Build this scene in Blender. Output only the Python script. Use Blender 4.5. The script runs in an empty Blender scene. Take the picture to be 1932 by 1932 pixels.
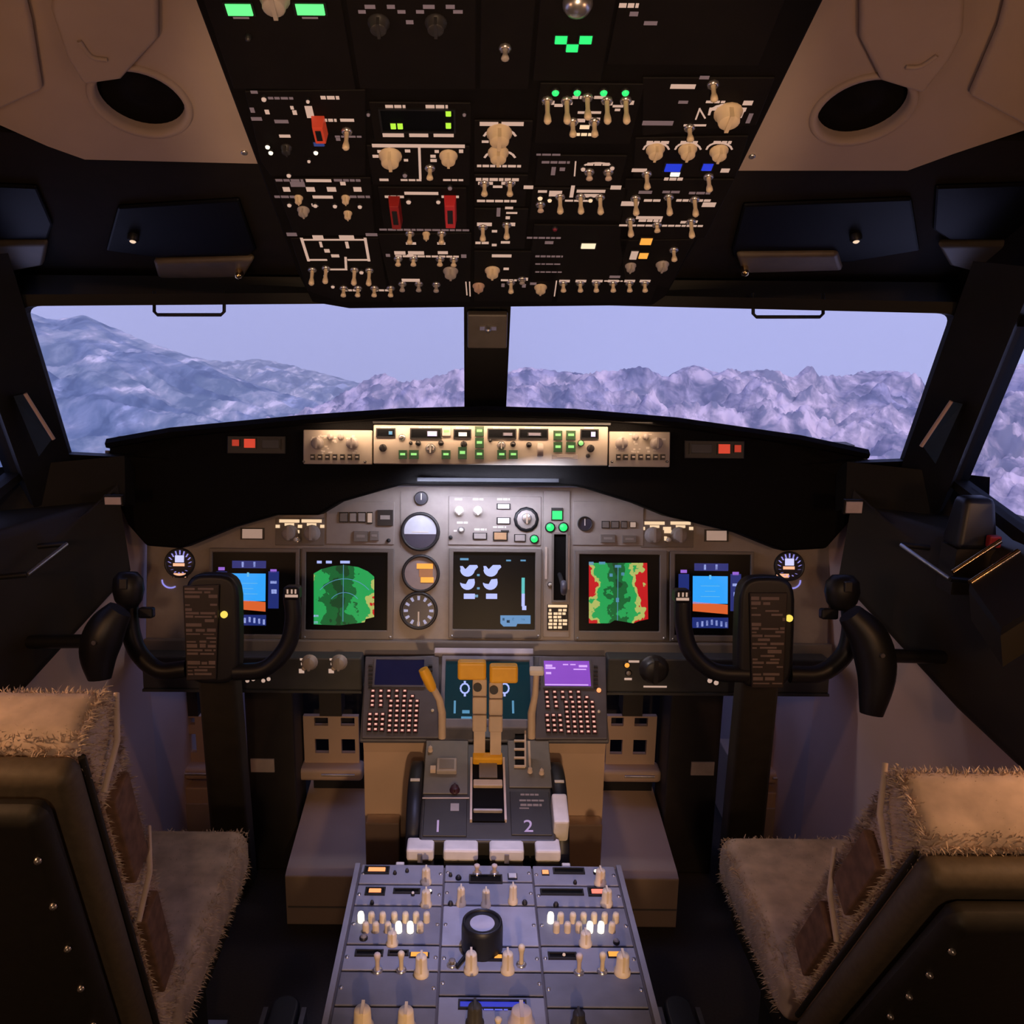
import bpy, math, random
from mathutils import Vector, Matrix, noise
random.seed(7)
S = bpy.context.scene
COL = S.collection

# ------------------------------------------------------------------ camera
# x right, y forward (towards the nose), z up, floor z = 0, metres
F = 1700.0                      # focal length in pixels of the 1932 frame
PPX, PPY = 892.0, 966.0         # principal point
EYE = Vector((-0.025, 0.0, 1.35))
PITCH, ROLL = math.radians(13.2), math.radians(0.47)
FWD = Vector((0, math.cos(PITCH), -math.sin(PITCH)))
UP0 = Vector((0, math.sin(PITCH), math.cos(PITCH)))
RT0 = Vector((1, 0, 0))
RT = RT0 * math.cos(ROLL) + UP0 * math.sin(ROLL)
UP = UP0 * math.cos(ROLL) - RT0 * math.sin(ROLL)
cam_data = bpy.data.cameras.new('camera')
cam_data.sensor_width = 36.0
cam_data.lens = 36.0 * F / 1932.0
cam_data.shift_x = (966.0 - PPX) / 1932.0
cam_data.clip_start = 0.02
cam_data.clip_end = 20000
cam = bpy.data.objects.new('camera', cam_data)
COL.objects.link(cam)
cam.matrix_world = Matrix(((RT.x, UP.x, -FWD.x, EYE.x), (RT.y, UP.y, -FWD.y, EYE.y), (RT.z, UP.z, -FWD.z, EYE.z), (0, 0, 0, 1)))
S.camera = cam

# ------------------------------------------------------------------ world, sun, exposure
S.view_settings.view_transform = 'Standard'
S.view_settings.look = 'None'
S.view_settings.gamma = 1.0
S.view_settings.use_curve_mapping = False
S.view_settings.exposure = 0.0
W = bpy.data.worlds.new('sky')
S.world = W
W.use_nodes = True
nt = W.node_tree
nt.nodes.clear()
out = nt.nodes.new('ShaderNodeOutputWorld')
bg = nt.nodes.new('ShaderNodeBackground')
tc = nt.nodes.new('ShaderNodeTexCoord')
sp = nt.nodes.new('ShaderNodeSeparateXYZ')
rp = nt.nodes.new('ShaderNodeValToRGB')
nt.links.new(tc.outputs['Generated'], sp.inputs[0])
nt.links.new(sp.outputs['Z'], rp.inputs[0])
rp.color_ramp.elements[0].position = 0.0
rp.color_ramp.elements[0].color = (0.40, 0.43, 0.88, 1)
rp.color_ramp.elements[1].position = 0.5
rp.color_ramp.elements[1].color = (0.25, 0.32, 0.80, 1)
nt.links.new(rp.outputs[0], bg.inputs[0])
bg.inputs[1].default_value = 1.26
nt.links.new(bg.outputs[0], out.inputs[0])

sun_d = bpy.data.lights.new('sun', 'SUN')
sun_d.energy = 3.0
sun_d.color = (1.0, 0.90, 0.98)
sun_d.angle = math.radians(1.5)
sun = bpy.data.objects.new('sun', sun_d)
COL.objects.link(sun)
sun.rotation_euler = Vector((-0.30, 0.62, -0.72)).to_track_quat('-Z', 'Y').to_euler()   # high, from behind the cockpit

# ------------------------------------------------------------------ helpers: picture rays, panels
def ray(px, py):
    return FWD + RT * ((px - PPX) / F) - UP * ((py - PPY) / F)

def at_depth(px, py, d):
    return EYE + ray(px, py) * d

def at_y(px, py, y):
    r = ray(px, py)
    return EYE + r * ((y - EYE.y) / r.y)

def at_z(px, py, z):
    r = ray(px, py)
    return EYE + r * ((z - EYE.z) / r.z)

def at_x(px, py, x):
    r = ray(px, py)
    return EYE + r * ((x - EYE.x) / r.x)

class Panel:
    """a flat panel in the cockpit: origin, x axis, up axis, outward normal"""
    def __init__(self, o, v, u=(1, 0, 0)):
        self.o = Vector(o)
        self.u = Vector(u).normalized()
        self.v = Vector(v).normalized()
        self.n = self.u.cross(self.v)
        self.m = Matrix(((self.u.x, self.v.x, self.n.x, self.o.x), (self.u.y, self.v.y, self.n.y, self.o.y), (self.u.z, self.v.z, self.n.z, self.o.z), (0, 0, 0, 1)))
    def uv(self, px, py, w=0.0):
        r = ray(px, py)
        t = (self.o + self.n * w - EYE).dot(self.n) / r.dot(self.n)
        p = EYE + r * t - self.o
        return (p.dot(self.u), p.dot(self.v))
    def poly(self, pts, w=0.0):
        return [self.uv(x, y, w) for x, y in pts]
    def rect(self, x0, y0, x1, y1, w=0.0):
        """panel rectangle that fills a picture rectangle: u0,v0,u1,v1"""
        ym, xm = (y0 + y1) / 2, (x0 + x1) / 2
        u0 = self.uv(x0, ym, w)[0]; u1 = self.uv(x1, ym, w)[0]
        v1 = self.uv(xm, y0, w)[1]; v0 = self.uv(xm, y1, w)[1]
        return (u0, v0, u1, v1)

def tilt(deg):
    a = math.radians(deg)
    return Vector((0, math.sin(a), math.cos(a)))

# ------------------------------------------------------------------ helpers: meshes
class MB:
    """collects shapes for one mesh"""
    def __init__(self):
        self.v, self.f, self.mi, self.sm = [], [], [], []
    def add(self, vs, fs, m=0, smooth=False):
        b = len(self.v)
        self.v += [tuple(p) for p in vs]
        for f in fs:
            self.f.append([i + b for i in f]); self.mi.append(m); self.sm.append(smooth)
        return self
    def box(self, x0, y0, z0, x1, y1, z1, m=0, taper=0.0):
        t = taper
        vs = [(x0, y0, z0), (x1, y0, z0), (x1, y1, z0), (x0, y1, z0), (x0 + t, y0 + t, z1), (x1 - t, y0 + t, z1), (x1 - t, y1 - t, z1), (x0 + t, y1 - t, z1)]
        return self.add(vs, [(0, 3, 2, 1), (4, 5, 6, 7), (0, 1, 5, 4), (1, 2, 6, 5), (2, 3, 7, 6), (3, 0, 4, 7)], m)
    def quad(self, a, b, c, d, m=0):
        return self.add([a, b, c, d], [(0, 1, 2, 3)], m)
    def prism(self, pts, z0, z1, m=0, cap=True):
        """polygon (counter-clockwise in x,y) between two heights"""
        a = sum(pts[i][0] * pts[(i + 1) % len(pts)][1] - pts[(i + 1) % len(pts)][0] * pts[i][1] for i in range(len(pts)))
        if a < 0: pts = pts[::-1]
        n = len(pts)
        vs = [(p[0], p[1], z0) for p in pts] + [(p[0], p[1], z1) for p in pts]
        fs = [(i, (i + 1) % n, n + (i + 1) % n, n + i) for i in range(n)]
        if cap: fs += [tuple(range(n - 1, -1, -1)), tuple(range(n, 2 * n))]
        return self.add(vs, fs, m)
    def frame(self, o, i, z0, z1, m=0):
        """rectangular ring: outer and inner (u0,v0,u1,v1)"""
        a = [(o[0], o[1]), (o[2], o[1]), (o[2], o[3]), (o[0], o[3])]
        b = [(i[0], i[1]), (i[2], i[1]), (i[2], i[3]), (i[0], i[3])]
        vs = [(p[0], p[1], z) for z in (z0, z1) for q in (a, b) for p in q]
        fs = []
        for k in range(4):
            j = (k + 1) % 4
            fs += [(8 + k, 8 + j, 12 + j, 12 + k), (k, j, 8 + j, 8 + k), (4 + j, 4 + k, 12 + k, 12 + j), (j, k, 4 + k, 4 + j)]
        return self.add(vs, fs, m)
    def lathe(self, prof, n=16, m=0, c=(0, 0, 0), axis='z', smooth=True):
        """profile [(r, z)...] spun about an axis"""
        vs, fs = [], []
        for r, z in prof:
            for k in range(n):
                t = 2 * math.pi * k / n
                p = (r * math.cos(t), r * math.sin(t), z)
                if axis == 'x': p = (p[2], p[0], p[1])
                elif axis == 'y': p = (p[1], p[2], p[0])
                vs.append((p[0] + c[0], p[1] + c[1], p[2] + c[2]))
        for j in range(len(prof) - 1):
            for k in range(n):
                q = (k + 1) % n
                fs.append((j * n + k, j * n + q, (j + 1) * n + q, (j + 1) * n + k))
        self.add(vs, fs, m, smooth)
        if prof[-1][0] > 1e-6: self.add(vs[-n:], [tuple(range(n))], m)
        if prof[0][0] > 1e-6: self.add(vs[:n], [tuple(range(n - 1, -1, -1))], m)
        return self
    def tube(self, pts, rad, n=10, m=0, cap=True):
        """round tube through points; rad one radius or one per point"""
        P = [Vector(p) for p in pts]
        R = [rad] * len(P) if isinstance(rad, (int, float)) else list(rad)
        vs, fs, prev = [], [], None
        for i, p in enumerate(P):
            t = ((P[i + 1] if i + 1 < len(P) else p) - (P[i - 1] if i else p)).normalized()
            if prev is None:
                a = Vector((0, 0, 1)) if abs(t.z) < 0.9 else Vector((1, 0, 0))
                s = t.cross(a).normalized()
            else:
                s = (prev - t * prev.dot(t)).normalized()
            prev = s
            b = t.cross(s)
            for k in range(n):
                q = 2 * math.pi * k / n
                vs.append(p + s * (R[i] * math.cos(q)) + b * (R[i] * math.sin(q)))
        for i in range(len(P) - 1):
            for k in range(n):
                j = (k + 1) % n
                fs.append((i * n + k, i * n + j, (i + 1) * n + j, (i + 1) * n + k))
        self.add(vs, fs, m, True)
        if cap:
            self.add(vs[:n], [tuple(range(n - 1, -1, -1))], m)
            self.add(vs[-n:], [tuple(range(n))], m)
        return self
    def mesh(self, name, mats):
        me = bpy.data.meshes.new(name)
        me.from_pydata(self.v, [], self.f)
        me.polygons.foreach_set('material_index', self.mi)
        me.polygons.foreach_set('use_smooth', self.sm)
        for m in (mats if isinstance(mats, (list, tuple)) else [mats]):
            me.materials.append(m)
        me.update()
        return me
    def build(self, name, mats, parent=None, loc=None, bevel=0.0, seg=2, **tags):
        o = bpy.data.objects.new(name, self.mesh(name, mats))
        COL.objects.link(o)
        if parent: o.parent = parent
        if loc: o.location = loc
        if bevel:
            b = o.modifiers.new('soft_edge', 'BEVEL')
            b.width = bevel; b.segments = seg; b.limit_method = 'ANGLE'; b.angle_limit = math.radians(35)
            if bevel >= .006:
                o.data.polygons.foreach_set('use_smooth', [True] * len(o.data.polygons))
                o.modifiers.new('even_shading', 'WEIGHTED_NORMAL')
        tag(o, **tags)
        return o

def tag(o, label=None, category=None, group=None, kind=None):
    for k, v in (('label', label), ('category', category), ('group', group), ('kind', kind)):
        if v: o[k] = v
    return o

def thing(name, label, category, group=None, m=None, loc=None, kind=None):
    o = bpy.data.objects.new(name, None)
    COL.objects.link(o)
    o.empty_display_size = 0.02
    if m is not None: o.matrix_world = m
    if loc is not None: o.matrix_world = Matrix.Translation(Vector(loc))
    return tag(o, label, category, group, kind)

def smooth_path(pts, n=6):
    """Catmull-Rom through points"""
    P = [Vector(p) for p in pts]
    P = [P[0] * 2 - P[1]] + P + [P[-1] * 2 - P[-2]]
    out = []
    for i in range(1, len(P) - 2):
        for k in range(n):
            t = k / n
            a, b, c, d = P[i - 1], P[i], P[i + 1], P[i + 2]
            out.append(0.5 * ((2 * b) + (c - a) * t + (2 * a - 5 * b + 4 * c - d) * t * t + (3 * b - a - 3 * c + d) * t ** 3))
    out.append(P[-2])
    return out

# ------------------------------------------------------------------ materials
MATS = {}
def mat(name, col, rough=0.55, metal=0.0, var=0.12, scale=30.0, bump=0.0, emit=None, power=0.0, coat=0.0, spec=0.5):
    """principled surface whose colour varies a little with a noise"""
    if name in MATS: return MATS[name]
    m = bpy.data.materials.new(name)
    m.use_nodes = True
    t = m.node_tree
    b = t.nodes['Principled BSDF']
    b.inputs['Roughness'].default_value = rough
    b.inputs['Metallic'].default_value = metal
    b.inputs['Specular IOR Level'].default_value = spec
    b.inputs['Coat Weight'].default_value = coat
    tcn = t.nodes.new('ShaderNodeTexCoord')
    nz = t.nodes.new('ShaderNodeTexNoise')
    nz.inputs['Scale'].default_value = scale
    nz.inputs['Detail'].default_value = 3
    t.links.new(tcn.outputs['Object'], nz.inputs['Vector'])
    cr = t.nodes.new('ShaderNodeValToRGB')
    cr.color_ramp.elements[0].position = 0.3
    cr.color_ramp.elements[1].position = 0.7
    cr.color_ramp.elements[0].color = tuple(c * (1 - var) for c in col) + (1,)
    cr.color_ramp.elements[1].color = tuple(min(1, c * (1 + var)) for c in col) + (1,)
    t.links.new(nz.outputs['Fac'], cr.inputs[0])
    t.links.new(cr.outputs[0], b.inputs['Base Color'])
    if bump:
        bp = t.nodes.new('ShaderNodeBump')
        bp.inputs['Strength'].default_value = bump
        bp.inputs['Distance'].default_value = 0.002
        t.links.new(nz.outputs['Fac'], bp.inputs['Height'])
        t.links.new(bp.outputs[0], b.inputs['Normal'])
    if emit:
        b.inputs['Emission Color'].default_value = tuple(emit) + (1,)
        b.inputs['Emission Strength'].default_value = power
    MATS[name] = m
    return m

def glow(name, col, power=1.0):
    return mat(name, tuple(min(.5, c * .3) for c in col), rough=.4, emit=col, power=power)

M_black = mat('black_plastic', (.010, .010, .012), .45)
M_softblack = mat('black_vinyl', (.005, .0045, .0045), .8, bump=.3, scale=300, spec=.12)
M_panelblack = mat('overhead_black', (.005, .004, .004), .7, spec=.12)
M_plate = mat('overhead_plate', (.007, .0055, .0055), .65, spec=.15)
M_beige = mat('beige_liner', (.40, .315, .27), .6, var=.06, scale=8)
M_beige2 = mat('beige_box', (.52, .37, .275), .6, var=.06, scale=8)
M_mip = mat('grey_panel_paint', (.36, .31, .28), .5, var=.05, scale=60)
M_mipdark = mat('grey_panel_edge', (.22, .19, .17), .5, var=.05)
M_lowpanel = mat('dark_lower_panel', (.055, .058, .065), .5)
M_wall = mat('sidewall_paint', (.74, .58, .54), .6, var=.06, scale=5)
M_console = mat('dark_console', (.034, .029, .020), .6, var=.15, scale=6, spec=.25)
M_frame = mat('window_frame_dark', (.010, .009, .007), .6, spec=.25)
M_header = mat('header_dark', (.013, .010, .008), .8, spec=.15)
M_floor = mat('floor_carpet', (.045, .034, .025), .9, scale=200, bump=.4)
M_cream = mat('cream_plastic', (.84, .68, .46), .45)
M_greyknob = mat('grey_knob', (.42, .37, .34), .45)
M_darkknob = mat('dark_knob', (.03, .028, .03), .4)
M_chrome = mat('worn_metal', (.62, .60, .60), .3, metal=.9)
M_ped = mat('pedestal_grey', (.27, .27, .31), .5, var=.08)
M_pedside = mat('pedestal_side', (.10, .09, .10), .5)
M_white = mat('white_plastic', (.80, .74, .66), .5)
M_yellow = mat('yellow_handle', (.95, .48, .03), .4)
M_shaft = mat('cream_lever', (.62, .48, .34), .45)
M_red = mat('red_guard', (.35, .02, .02), .4)
M_mcp = mat('mode_panel_grey', (.50, .44, .37), .5, var=.05)
M_olive = mat('olive_column', (.050, .043, .028), .6)
M_darkbrown = mat('dark_pillar', (.030, .024, .020), .6)
M_label = mat('cream_placard', (.70, .56, .46), .6)
M_seatshell = mat('seat_shell', (.018, .015, .010), .6, bump=.2, scale=80)
M_seatside = mat('seat_side_vinyl', (.11, .085, .055), .6, bump=.2, scale=120)
M_fleece = mat('sheepskin', (.62, .50, .42), .95, var=.25, scale=25, bump=.8)
M_fur = mat('sheepskin_pile', (.66, .53, .43), .95, var=.25, scale=40)
M_stain = mat('brown_patch', (.20, .11, .07), .9, var=.3, scale=60)
M_glassdark = mat('black_glass', (.004, .004, .006), .45, spec=.12)
M_screenoff = mat('display_glass', (.003, .0035, .005), .35, spec=.12)
M_blueglass = mat('tinted_strip', (.02, .035, .06), .15)
G_leg = glow('backlit_legend_rose', (.62, .42, .33), .8)
G_legw = glow('backlit_legend_warm', (.95, .68, .42), .9)
G_legd = glow('backlit_legend_dim', (.20, .13, .13), .7)
G_green = glow('green_lamp', (.03, .9, .20), 1.0)
G_greenx = glow('bright_green_lamp', (.12, 1.0, .22), 1.3)
G_greend = glow('green_button', (.06, .28, .09), .55)
G_dig = glow('yellow_green_digit', (.45, .85, .05), 1.0)
G_amber = glow('amber_lamp', (1.0, .40, .06), 1.0)
G_orange = glow('orange_digits', (1.0, .33, .12), 1.3)
G_redl = glow('red_lamp', (.55, .04, .02), .7)
G_blue = glow('blue_lamp', (.02, .05, .75), .8)
G_white = glow('white_lamp', (1.0, .92, .75), 1.2)
G_lilac = glow('lilac_digits', (.72, .62, 1.0), 1.0)
G_pale = glow('pale_blue_symbols', (.42, .50, .95), .9)
G_teal = glow('teal_symbols', (.10, .30, .50), .8)
G_sky = glow('horizon_blue', (.03, .36, .95), 1.0)
G_ground = glow('horizon_orange', (.75, .13, .03), .9)
G_navy = glow('navy_tape', (.015, .03, .20), .8)
G_purple = glow('purple_screen', (.25, .07, .55), .9)
G_pink = glow('pink_text', (.70, .42, 1.0), .9)
G_yellowl = glow('yellow_lamp', (1.0, .75, .12), 1.0)
G_key = glow('key_legend', (.85, .48, .38), .9)
G_keyr = glow('key_rim', (.14, .025, .03), .7)

# glass pane: clear with a thin reflection
M_pane = bpy.data.materials.new('clear_pane')
M_pane.use_nodes = True
_t = M_pane.node_tree
_t.nodes.clear()
_o = _t.nodes.new('ShaderNodeOutputMaterial'); _mx = _t.nodes.new('ShaderNodeMixShader')
_tr = _t.nodes.new('ShaderNodeBsdfTransparent'); _gl = _t.nodes.new('ShaderNodeBsdfGlossy')
_tr.inputs[0].default_value = (.97, .97, .99, 1); _gl.inputs['Roughness'].default_value = .05
_fr = _t.nodes.new('ShaderNodeFresnel'); _fr.inputs[0].default_value = 1.12
_t.links.new(_fr.outputs[0], _mx.inputs[0]); _t.links.new(_tr.outputs[0], _mx.inputs[1]); _t.links.new(_gl.outputs[0], _mx.inputs[2])
_t.links.new(_mx.outputs[0], _o.inputs[0])

# weather-radar terrain colours of the navigation displays
def map_mat(name, centre, slope, amp, scale, offset):
    m = bpy.data.materials.new(name)
    m.use_nodes = True
    t = m.node_tree
    b = t.nodes['Principled BSDF']
    b.inputs['Base Color'].default_value = (.01, .01, .01, 1)
    tcn = t.nodes.new('ShaderNodeTexCoord'); sx = t.nodes.new('ShaderNodeSeparateXYZ')
    t.links.new(tcn.outputs['Object'], sx.inputs[0])
    a = t.nodes.new('ShaderNodeMath'); a.operation = 'SUBTRACT'; a.inputs[1].default_value = centre
    ab = t.nodes.new('ShaderNodeMath'); ab.operation = 'ABSOLUTE'
    mu = t.nodes.new('ShaderNodeMath'); mu.operation = 'MULTIPLY'; mu.inputs[1].default_value = slope
    t.links.new(sx.outputs['X'], a.inputs[0]); t.links.new(a.outputs[0], ab.inputs[0]); t.links.new(ab.outputs[0], mu.inputs[0])
    nz = t.nodes.new('ShaderNodeTexNoise'); nz.inputs['Scale'].default_value = scale; nz.inputs['Detail'].default_value = 4
    mp = t.nodes.new('ShaderNodeMapping'); mp.inputs['Location'].default_value = (offset, offset * .7, 0)
    t.links.new(tcn.outputs['Object'], mp.inputs[0]); t.links.new(mp.outputs[0], nz.inputs['Vector'])
    m2 = t.nodes.new('ShaderNodeMath'); m2.operation = 'MULTIPLY_ADD'; m2.inputs[1].default_value = amp
    t.links.new(nz.outputs['Fac'], m2.inputs[0]); t.links.new(mu.outputs[0], m2.inputs[2])
    cr = t.nodes.new('ShaderNodeValToRGB'); cr.color_ramp.interpolation = 'CONSTANT'
    e = cr.color_ramp.elements
    e[0].position = 0; e[0].color = (0, .045, .012, 1)
    e[1].position = .36; e[1].color = (0, .11, .025, 1)
    for p, c in ((.52, (.01, .34, .08, 1)), (.76, (.42, .47, .12, 1)), (.86, (.52, .005, .01, 1))):
        q = e.new(p); q.color = c
    t.links.new(m2.outputs[0], cr.inputs[0])
    t.links.new(cr.outputs[0], b.inputs['Emission Color'])
    b.inputs['Emission Strength'].default_value = 1.0
    return m

def terrain_mat(name, rot, stretch, scale, ramp, tint, lo, hi):
    m = bpy.data.materials.new(name)
    m.use_nodes = True
    t = m.node_tree
    b = t.nodes['Principled BSDF']
    b.inputs['Roughness'].default_value = 1.0
    b.inputs['Specular IOR Level'].default_value = 0.0
    tcn = t.nodes.new('ShaderNodeTexCoord')
    mp = t.nodes.new('ShaderNodeMapping')
    mp.inputs['Rotation'].default_value = (0, 0, math.radians(rot))
    mp.inputs['Scale'].default_value = (1.25, stretch, 1.25)
    t.links.new(tcn.outputs['Object'], mp.inputs[0])
    n1 = t.nodes.new('ShaderNodeTexNoise'); n1.inputs['Scale'].default_value = scale; n1.inputs['Detail'].default_value = 8; n1.inputs['Roughness'].default_value = .62; n1.inputs['Distortion'].default_value = .5
    t.links.new(mp.outputs[0], n1.inputs['Vector'])
    n2 = t.nodes.new('ShaderNodeTexNoise'); n2.inputs['Scale'].default_value = .0042; n2.inputs['Detail'].default_value = 8
    n2.inputs['Distortion'].default_value = .8
    t.links.new(tcn.outputs['Object'], n2.inputs['Vector'])
    cr = t.nodes.new('ShaderNodeValToRGB'); e = cr.color_ramp.elements
    e[0].position, e[0].color = ramp[0]
    e[1].position, e[1].color = ramp[-1]
    for p, c in ramp[1:-1]:
        q = e.new(p); q.color = c
    t.links.new(n1.outputs['Fac'], cr.inputs[0])
    fr = t.nodes.new('ShaderNodeValToRGB'); fr.color_ramp.elements[0].position = lo; fr.color_ramp.elements[1].position = hi
    t.links.new(n2.outputs['Fac'], fr.inputs[0])
    mx = t.nodes.new('ShaderNodeMix'); mx.data_type = 'RGBA'; mx.blend_type = 'MULTIPLY'
    t.links.new(fr.outputs[0], mx.inputs['Factor'])
    t.links.new(cr.outputs[0], mx.inputs['A'])
    mx.inputs['B'].default_value = tint + (1,)
    t.links.new(mx.outputs['Result'], b.inputs['Base Color'])
    return m
M_terrain = terrain_mat('bare_rock_and_snow', 40, .16, .017, [(.42, (.17, .17, .24, 1)), (.48, (.34, .29, .36, 1)), (.53, (.46, .38, .45, 1)), (.58, (.66, .53, .60, 1))], (.55, .62, .76), .50, .60)
M_valley = terrain_mat('wooded_slope_and_fields', 68, .20, .011, [(.40, (.09, .14, .21, 1)), (.49, (.22, .26, .33, 1)), (.56, (.36, .36, .42, 1)), (.63, (.72, .64, .70, 1))], (.50, .62, .78), .47, .56)

# ------------------------------------------------------------------ outside: mountains
def lerp_list(pts, x):
    if x <= pts[0][0]: return pts[0][1]
    for (a, b), (c, d) in zip(pts, pts[1:]):
        if x <= c: return b + (d - b) * (x - a) / (c - a)
    return pts[-1][1]

def mountain(name, label, ridge, r_ridge, r_near, el_near, rough, nu, nv, seed, span, m=None):
    """a slope that climbs from near ground to a ridge line; ridge = [(azimuth deg, elevation deg)]"""
    vs, fs = [], []
    a0, a1 = span
    for j in range(nv + 1):
        t = j / nv * 1.12
        for i in range(nu + 1):
            az = a0 + (a1 - a0) * i / nu
            R = r_ridge
            r = r_near + (R - r_near) * t
            er = lerp_list(ridge, az)
            tt = min(t, 1.0)
            el = el_near + (er - el_near) * (1 - (1 - tt) ** 1.5)
            x, y = r * math.sin(math.radians(az)), r * math.cos(math.radians(az))
            z = r * math.tan(math.radians(el))
            if t > 1: z -= (t - 1) * (R - r_near) * .55
            p = Vector((x * .0030 + seed, y * .0030, 0))
            h = noise.ridged_multi_fractal(p, .72, 2.15, 7, 1.0, 2.0) - 1.0
            z += h * rough * math.sin(math.pi * min(1, .15 + .78 * tt)) * r / 2500
            vs.append((x, y, z + EYE.z))
    w = nu + 1
    for j in range(nv):
        for i in range(nu):
            fs.append((j * w + i, j * w + i + 1, (j + 1) * w + i + 1, (j + 1) * w + i))
    mb = MB(); mb.add(vs, fs, 0, True)
    return mb.build(name, m or M_terrain, kind='structure', label=label, category='mountain')

def ang(px, py):
    r = ray(px, py)
    return (math.degrees(math.atan2(r.x, r.y)), math.degrees(math.atan2(r.z, math.hypot(r.x, r.y))))

def ridge_of(pts):
    return [ang(x, y) for x, y in pts]

RIGHT = ridge_of([(560, 800), (620, 775), (655, 758), (690, 733), (725, 722), (760, 738), (800, 727), (840, 712), (880, 706), (950, 716), (1000, 711), (1040, 719), (1095, 711),
                  (1150, 717), (1188, 706), (1222, 699), (1258, 714), (1300, 704), (1350, 709), (1400, 713), (1440, 707), (1478, 717), (1505, 716), (1520, 705), (1535, 704),
                  (1546, 728), (1580, 733), (1620, 720), (1660, 713), (1690, 712), (1716, 719), (1735, 726), (1748, 752), (1790, 740), (1850, 722), (1932, 702), (2100, 690), (2400, 720)])
LEFT = ridge_of([(-500, 560), (-100, 570), (45, 588), (100, 607), (160, 601), (210, 622), (300, 656), (390, 690), (470, 722), (560, 752), (660, 775), (760, 790), (900, 800)])
FARL = ridge_of([(200, 668), (300, 668), (420, 684), (480, 678), (540, 690), (600, 704), (660, 722), (720, 735), (800, 745), (950, 750)])
mountain('mountain_range', 'jagged bare mountain range with pale streaked slopes beyond the windscreen', RIGHT, 2600, 700, -17, 95, 460, 170, 3.1, (-14, 42))
mountain('mountain_slope', 'large wooded mountain flank falling away to a valley with pale fields', LEFT, 3200, 600, -18, 38, 380, 150, 11.7, (-46, 2), M_valley)
mountain('distant_ridge', 'faint hazy ridge between the wooded flank and the bare range', FARL, 6500, 3400, -8, 22, 160, 40, 21.3, (-24, 4), M_valley)

# thin haze over the valley
def haze():
    m = bpy.data.materials.new('valley_haze'); m.use_nodes = True
    t = m.node_tree; t.nodes.clear()
    o = t.nodes.new('ShaderNodeOutputMaterial'); v = t.nodes.new('ShaderNodeVolumeScatter')
    v.inputs['Color'].default_value = (.82, .82, 1, 1); v.inputs['Density'].default_value = 1.5e-4
    t.links.new(v.outputs[0], o.inputs['Volume'])
    MB().box(-7000, 300, -2600, 7000, 9000, 900).build('haze', m, kind='stuff', label='thin lavender haze over the valley', category='haze')
haze()

# ------------------------------------------------------------------ cockpit shell
from mathutils.geometry import tessellate_polygon
OH = Panel((0, 1.38, 1.541), (0, -math.cos(math.radians(30)), math.sin(math.radians(30))))    # overhead panel plane
MIP = Panel(at_depth(917, 1118, 1.92), tilt(14))                                               # main instrument panel plane
HOOD = Panel(at_depth(917, 842, 1.835), tilt(11))                                              # glareshield front plane
LOW = Panel(at_depth(917, 1270, 1.86), tilt(4))                                                # lower instrument strip
CDU = Panel((0, 1.60, 0.52), (0, math.cos(math.radians(41)), math.sin(math.radians(41))))      # keypad bay
TQ = Panel((0, 1.39, 0.452), (0, math.cos(math.radians(18.5)), math.sin(math.radians(18.5))))  # throttle quadrant top
PED = Panel((0, 1.10, 0.425), (0, 1, 0))                                                       # aft pedestal top

def plate_holes(mb, outer, holes, z0, z1, m=0):
    loops = [[Vector((p[0], p[1], 0)) for p in l] for l in [outer] + holes]
    flat = [p for l in loops for p in l]
    tris = tessellate_polygon(loops)
    for z, flip in ((z1, False), (z0, True)):
        fs = []
        for t in tris:
            a, b, c = (flat[i] for i in t)
            up = (b - a).cross(c - a).z > 0
            fs.append(tuple(t) if up != flip else tuple(reversed(t)))
        mb.add([(p.x, p.y, z) for p in flat], fs, m)
    k = 0
    for l in loops:
        n = len(l)
        vs = [(p.x, p.y, z0) for p in l] + [(p.x, p.y, z1) for p in l]
        mb.add(vs, [(i, (i + 1) % n, n + (i + 1) % n, n + i) for i in range(n)], m)
    return mb

def loft(mb, loops, m=0, cap=True, smooth=False):
    n = len(loops[0])
    vs = [p for l in loops for p in l]
    fs = [(j * n + i, j * n + (i + 1) % n, (j + 1) * n + (i + 1) % n, (j + 1) * n + i) for j in range(len(loops) - 1) for i in range(n)]
    mb.add(vs, fs, m, smooth)
    if cap:
        mb.add(loops[0], [tuple(range(n - 1, -1, -1))], m)
        mb.add(loops[-1], [tuple(range(n))], m)
    return mb

WX = [(-.95, .93), (.8, .93), (1.45, .87), (1.85, .735), (2.45, .66)]
def wx(y): return lerp_list(WX, y)

MB().box(-1.1, -.95, -.06, 1.1, 2.5, 0).build('floor', M_floor, kind='structure', label='dark brown carpeted cockpit floor')
MB().box(-1.1, -1.0, 0, 1.1, -.95, 1.9).build('wall_back', M_console, kind='structure', label='dark rear bulkhead')
MB().box(-1.0, 2.40, 0, 1.0, 2.46, .98).build('wall_front', M_darkbrown, kind='structure', label='dark forward bulkhead behind the pedals')
# roof skin above the liners
mb = MB()
roof = [(-.95, 1.90), (.85, 1.90), (1.36, 1.62), (1.80, 1.40), (1.86, 1.345)]
loft(mb, [[(x, y, z) for y, z in roof] + [(x, y, z + .04) for y, z in reversed(roof)] for x in (-1.15, 1.15)])
mb.build('ceiling', M_header, kind='structure', label='dark roof lining above the overhead panels')

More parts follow.
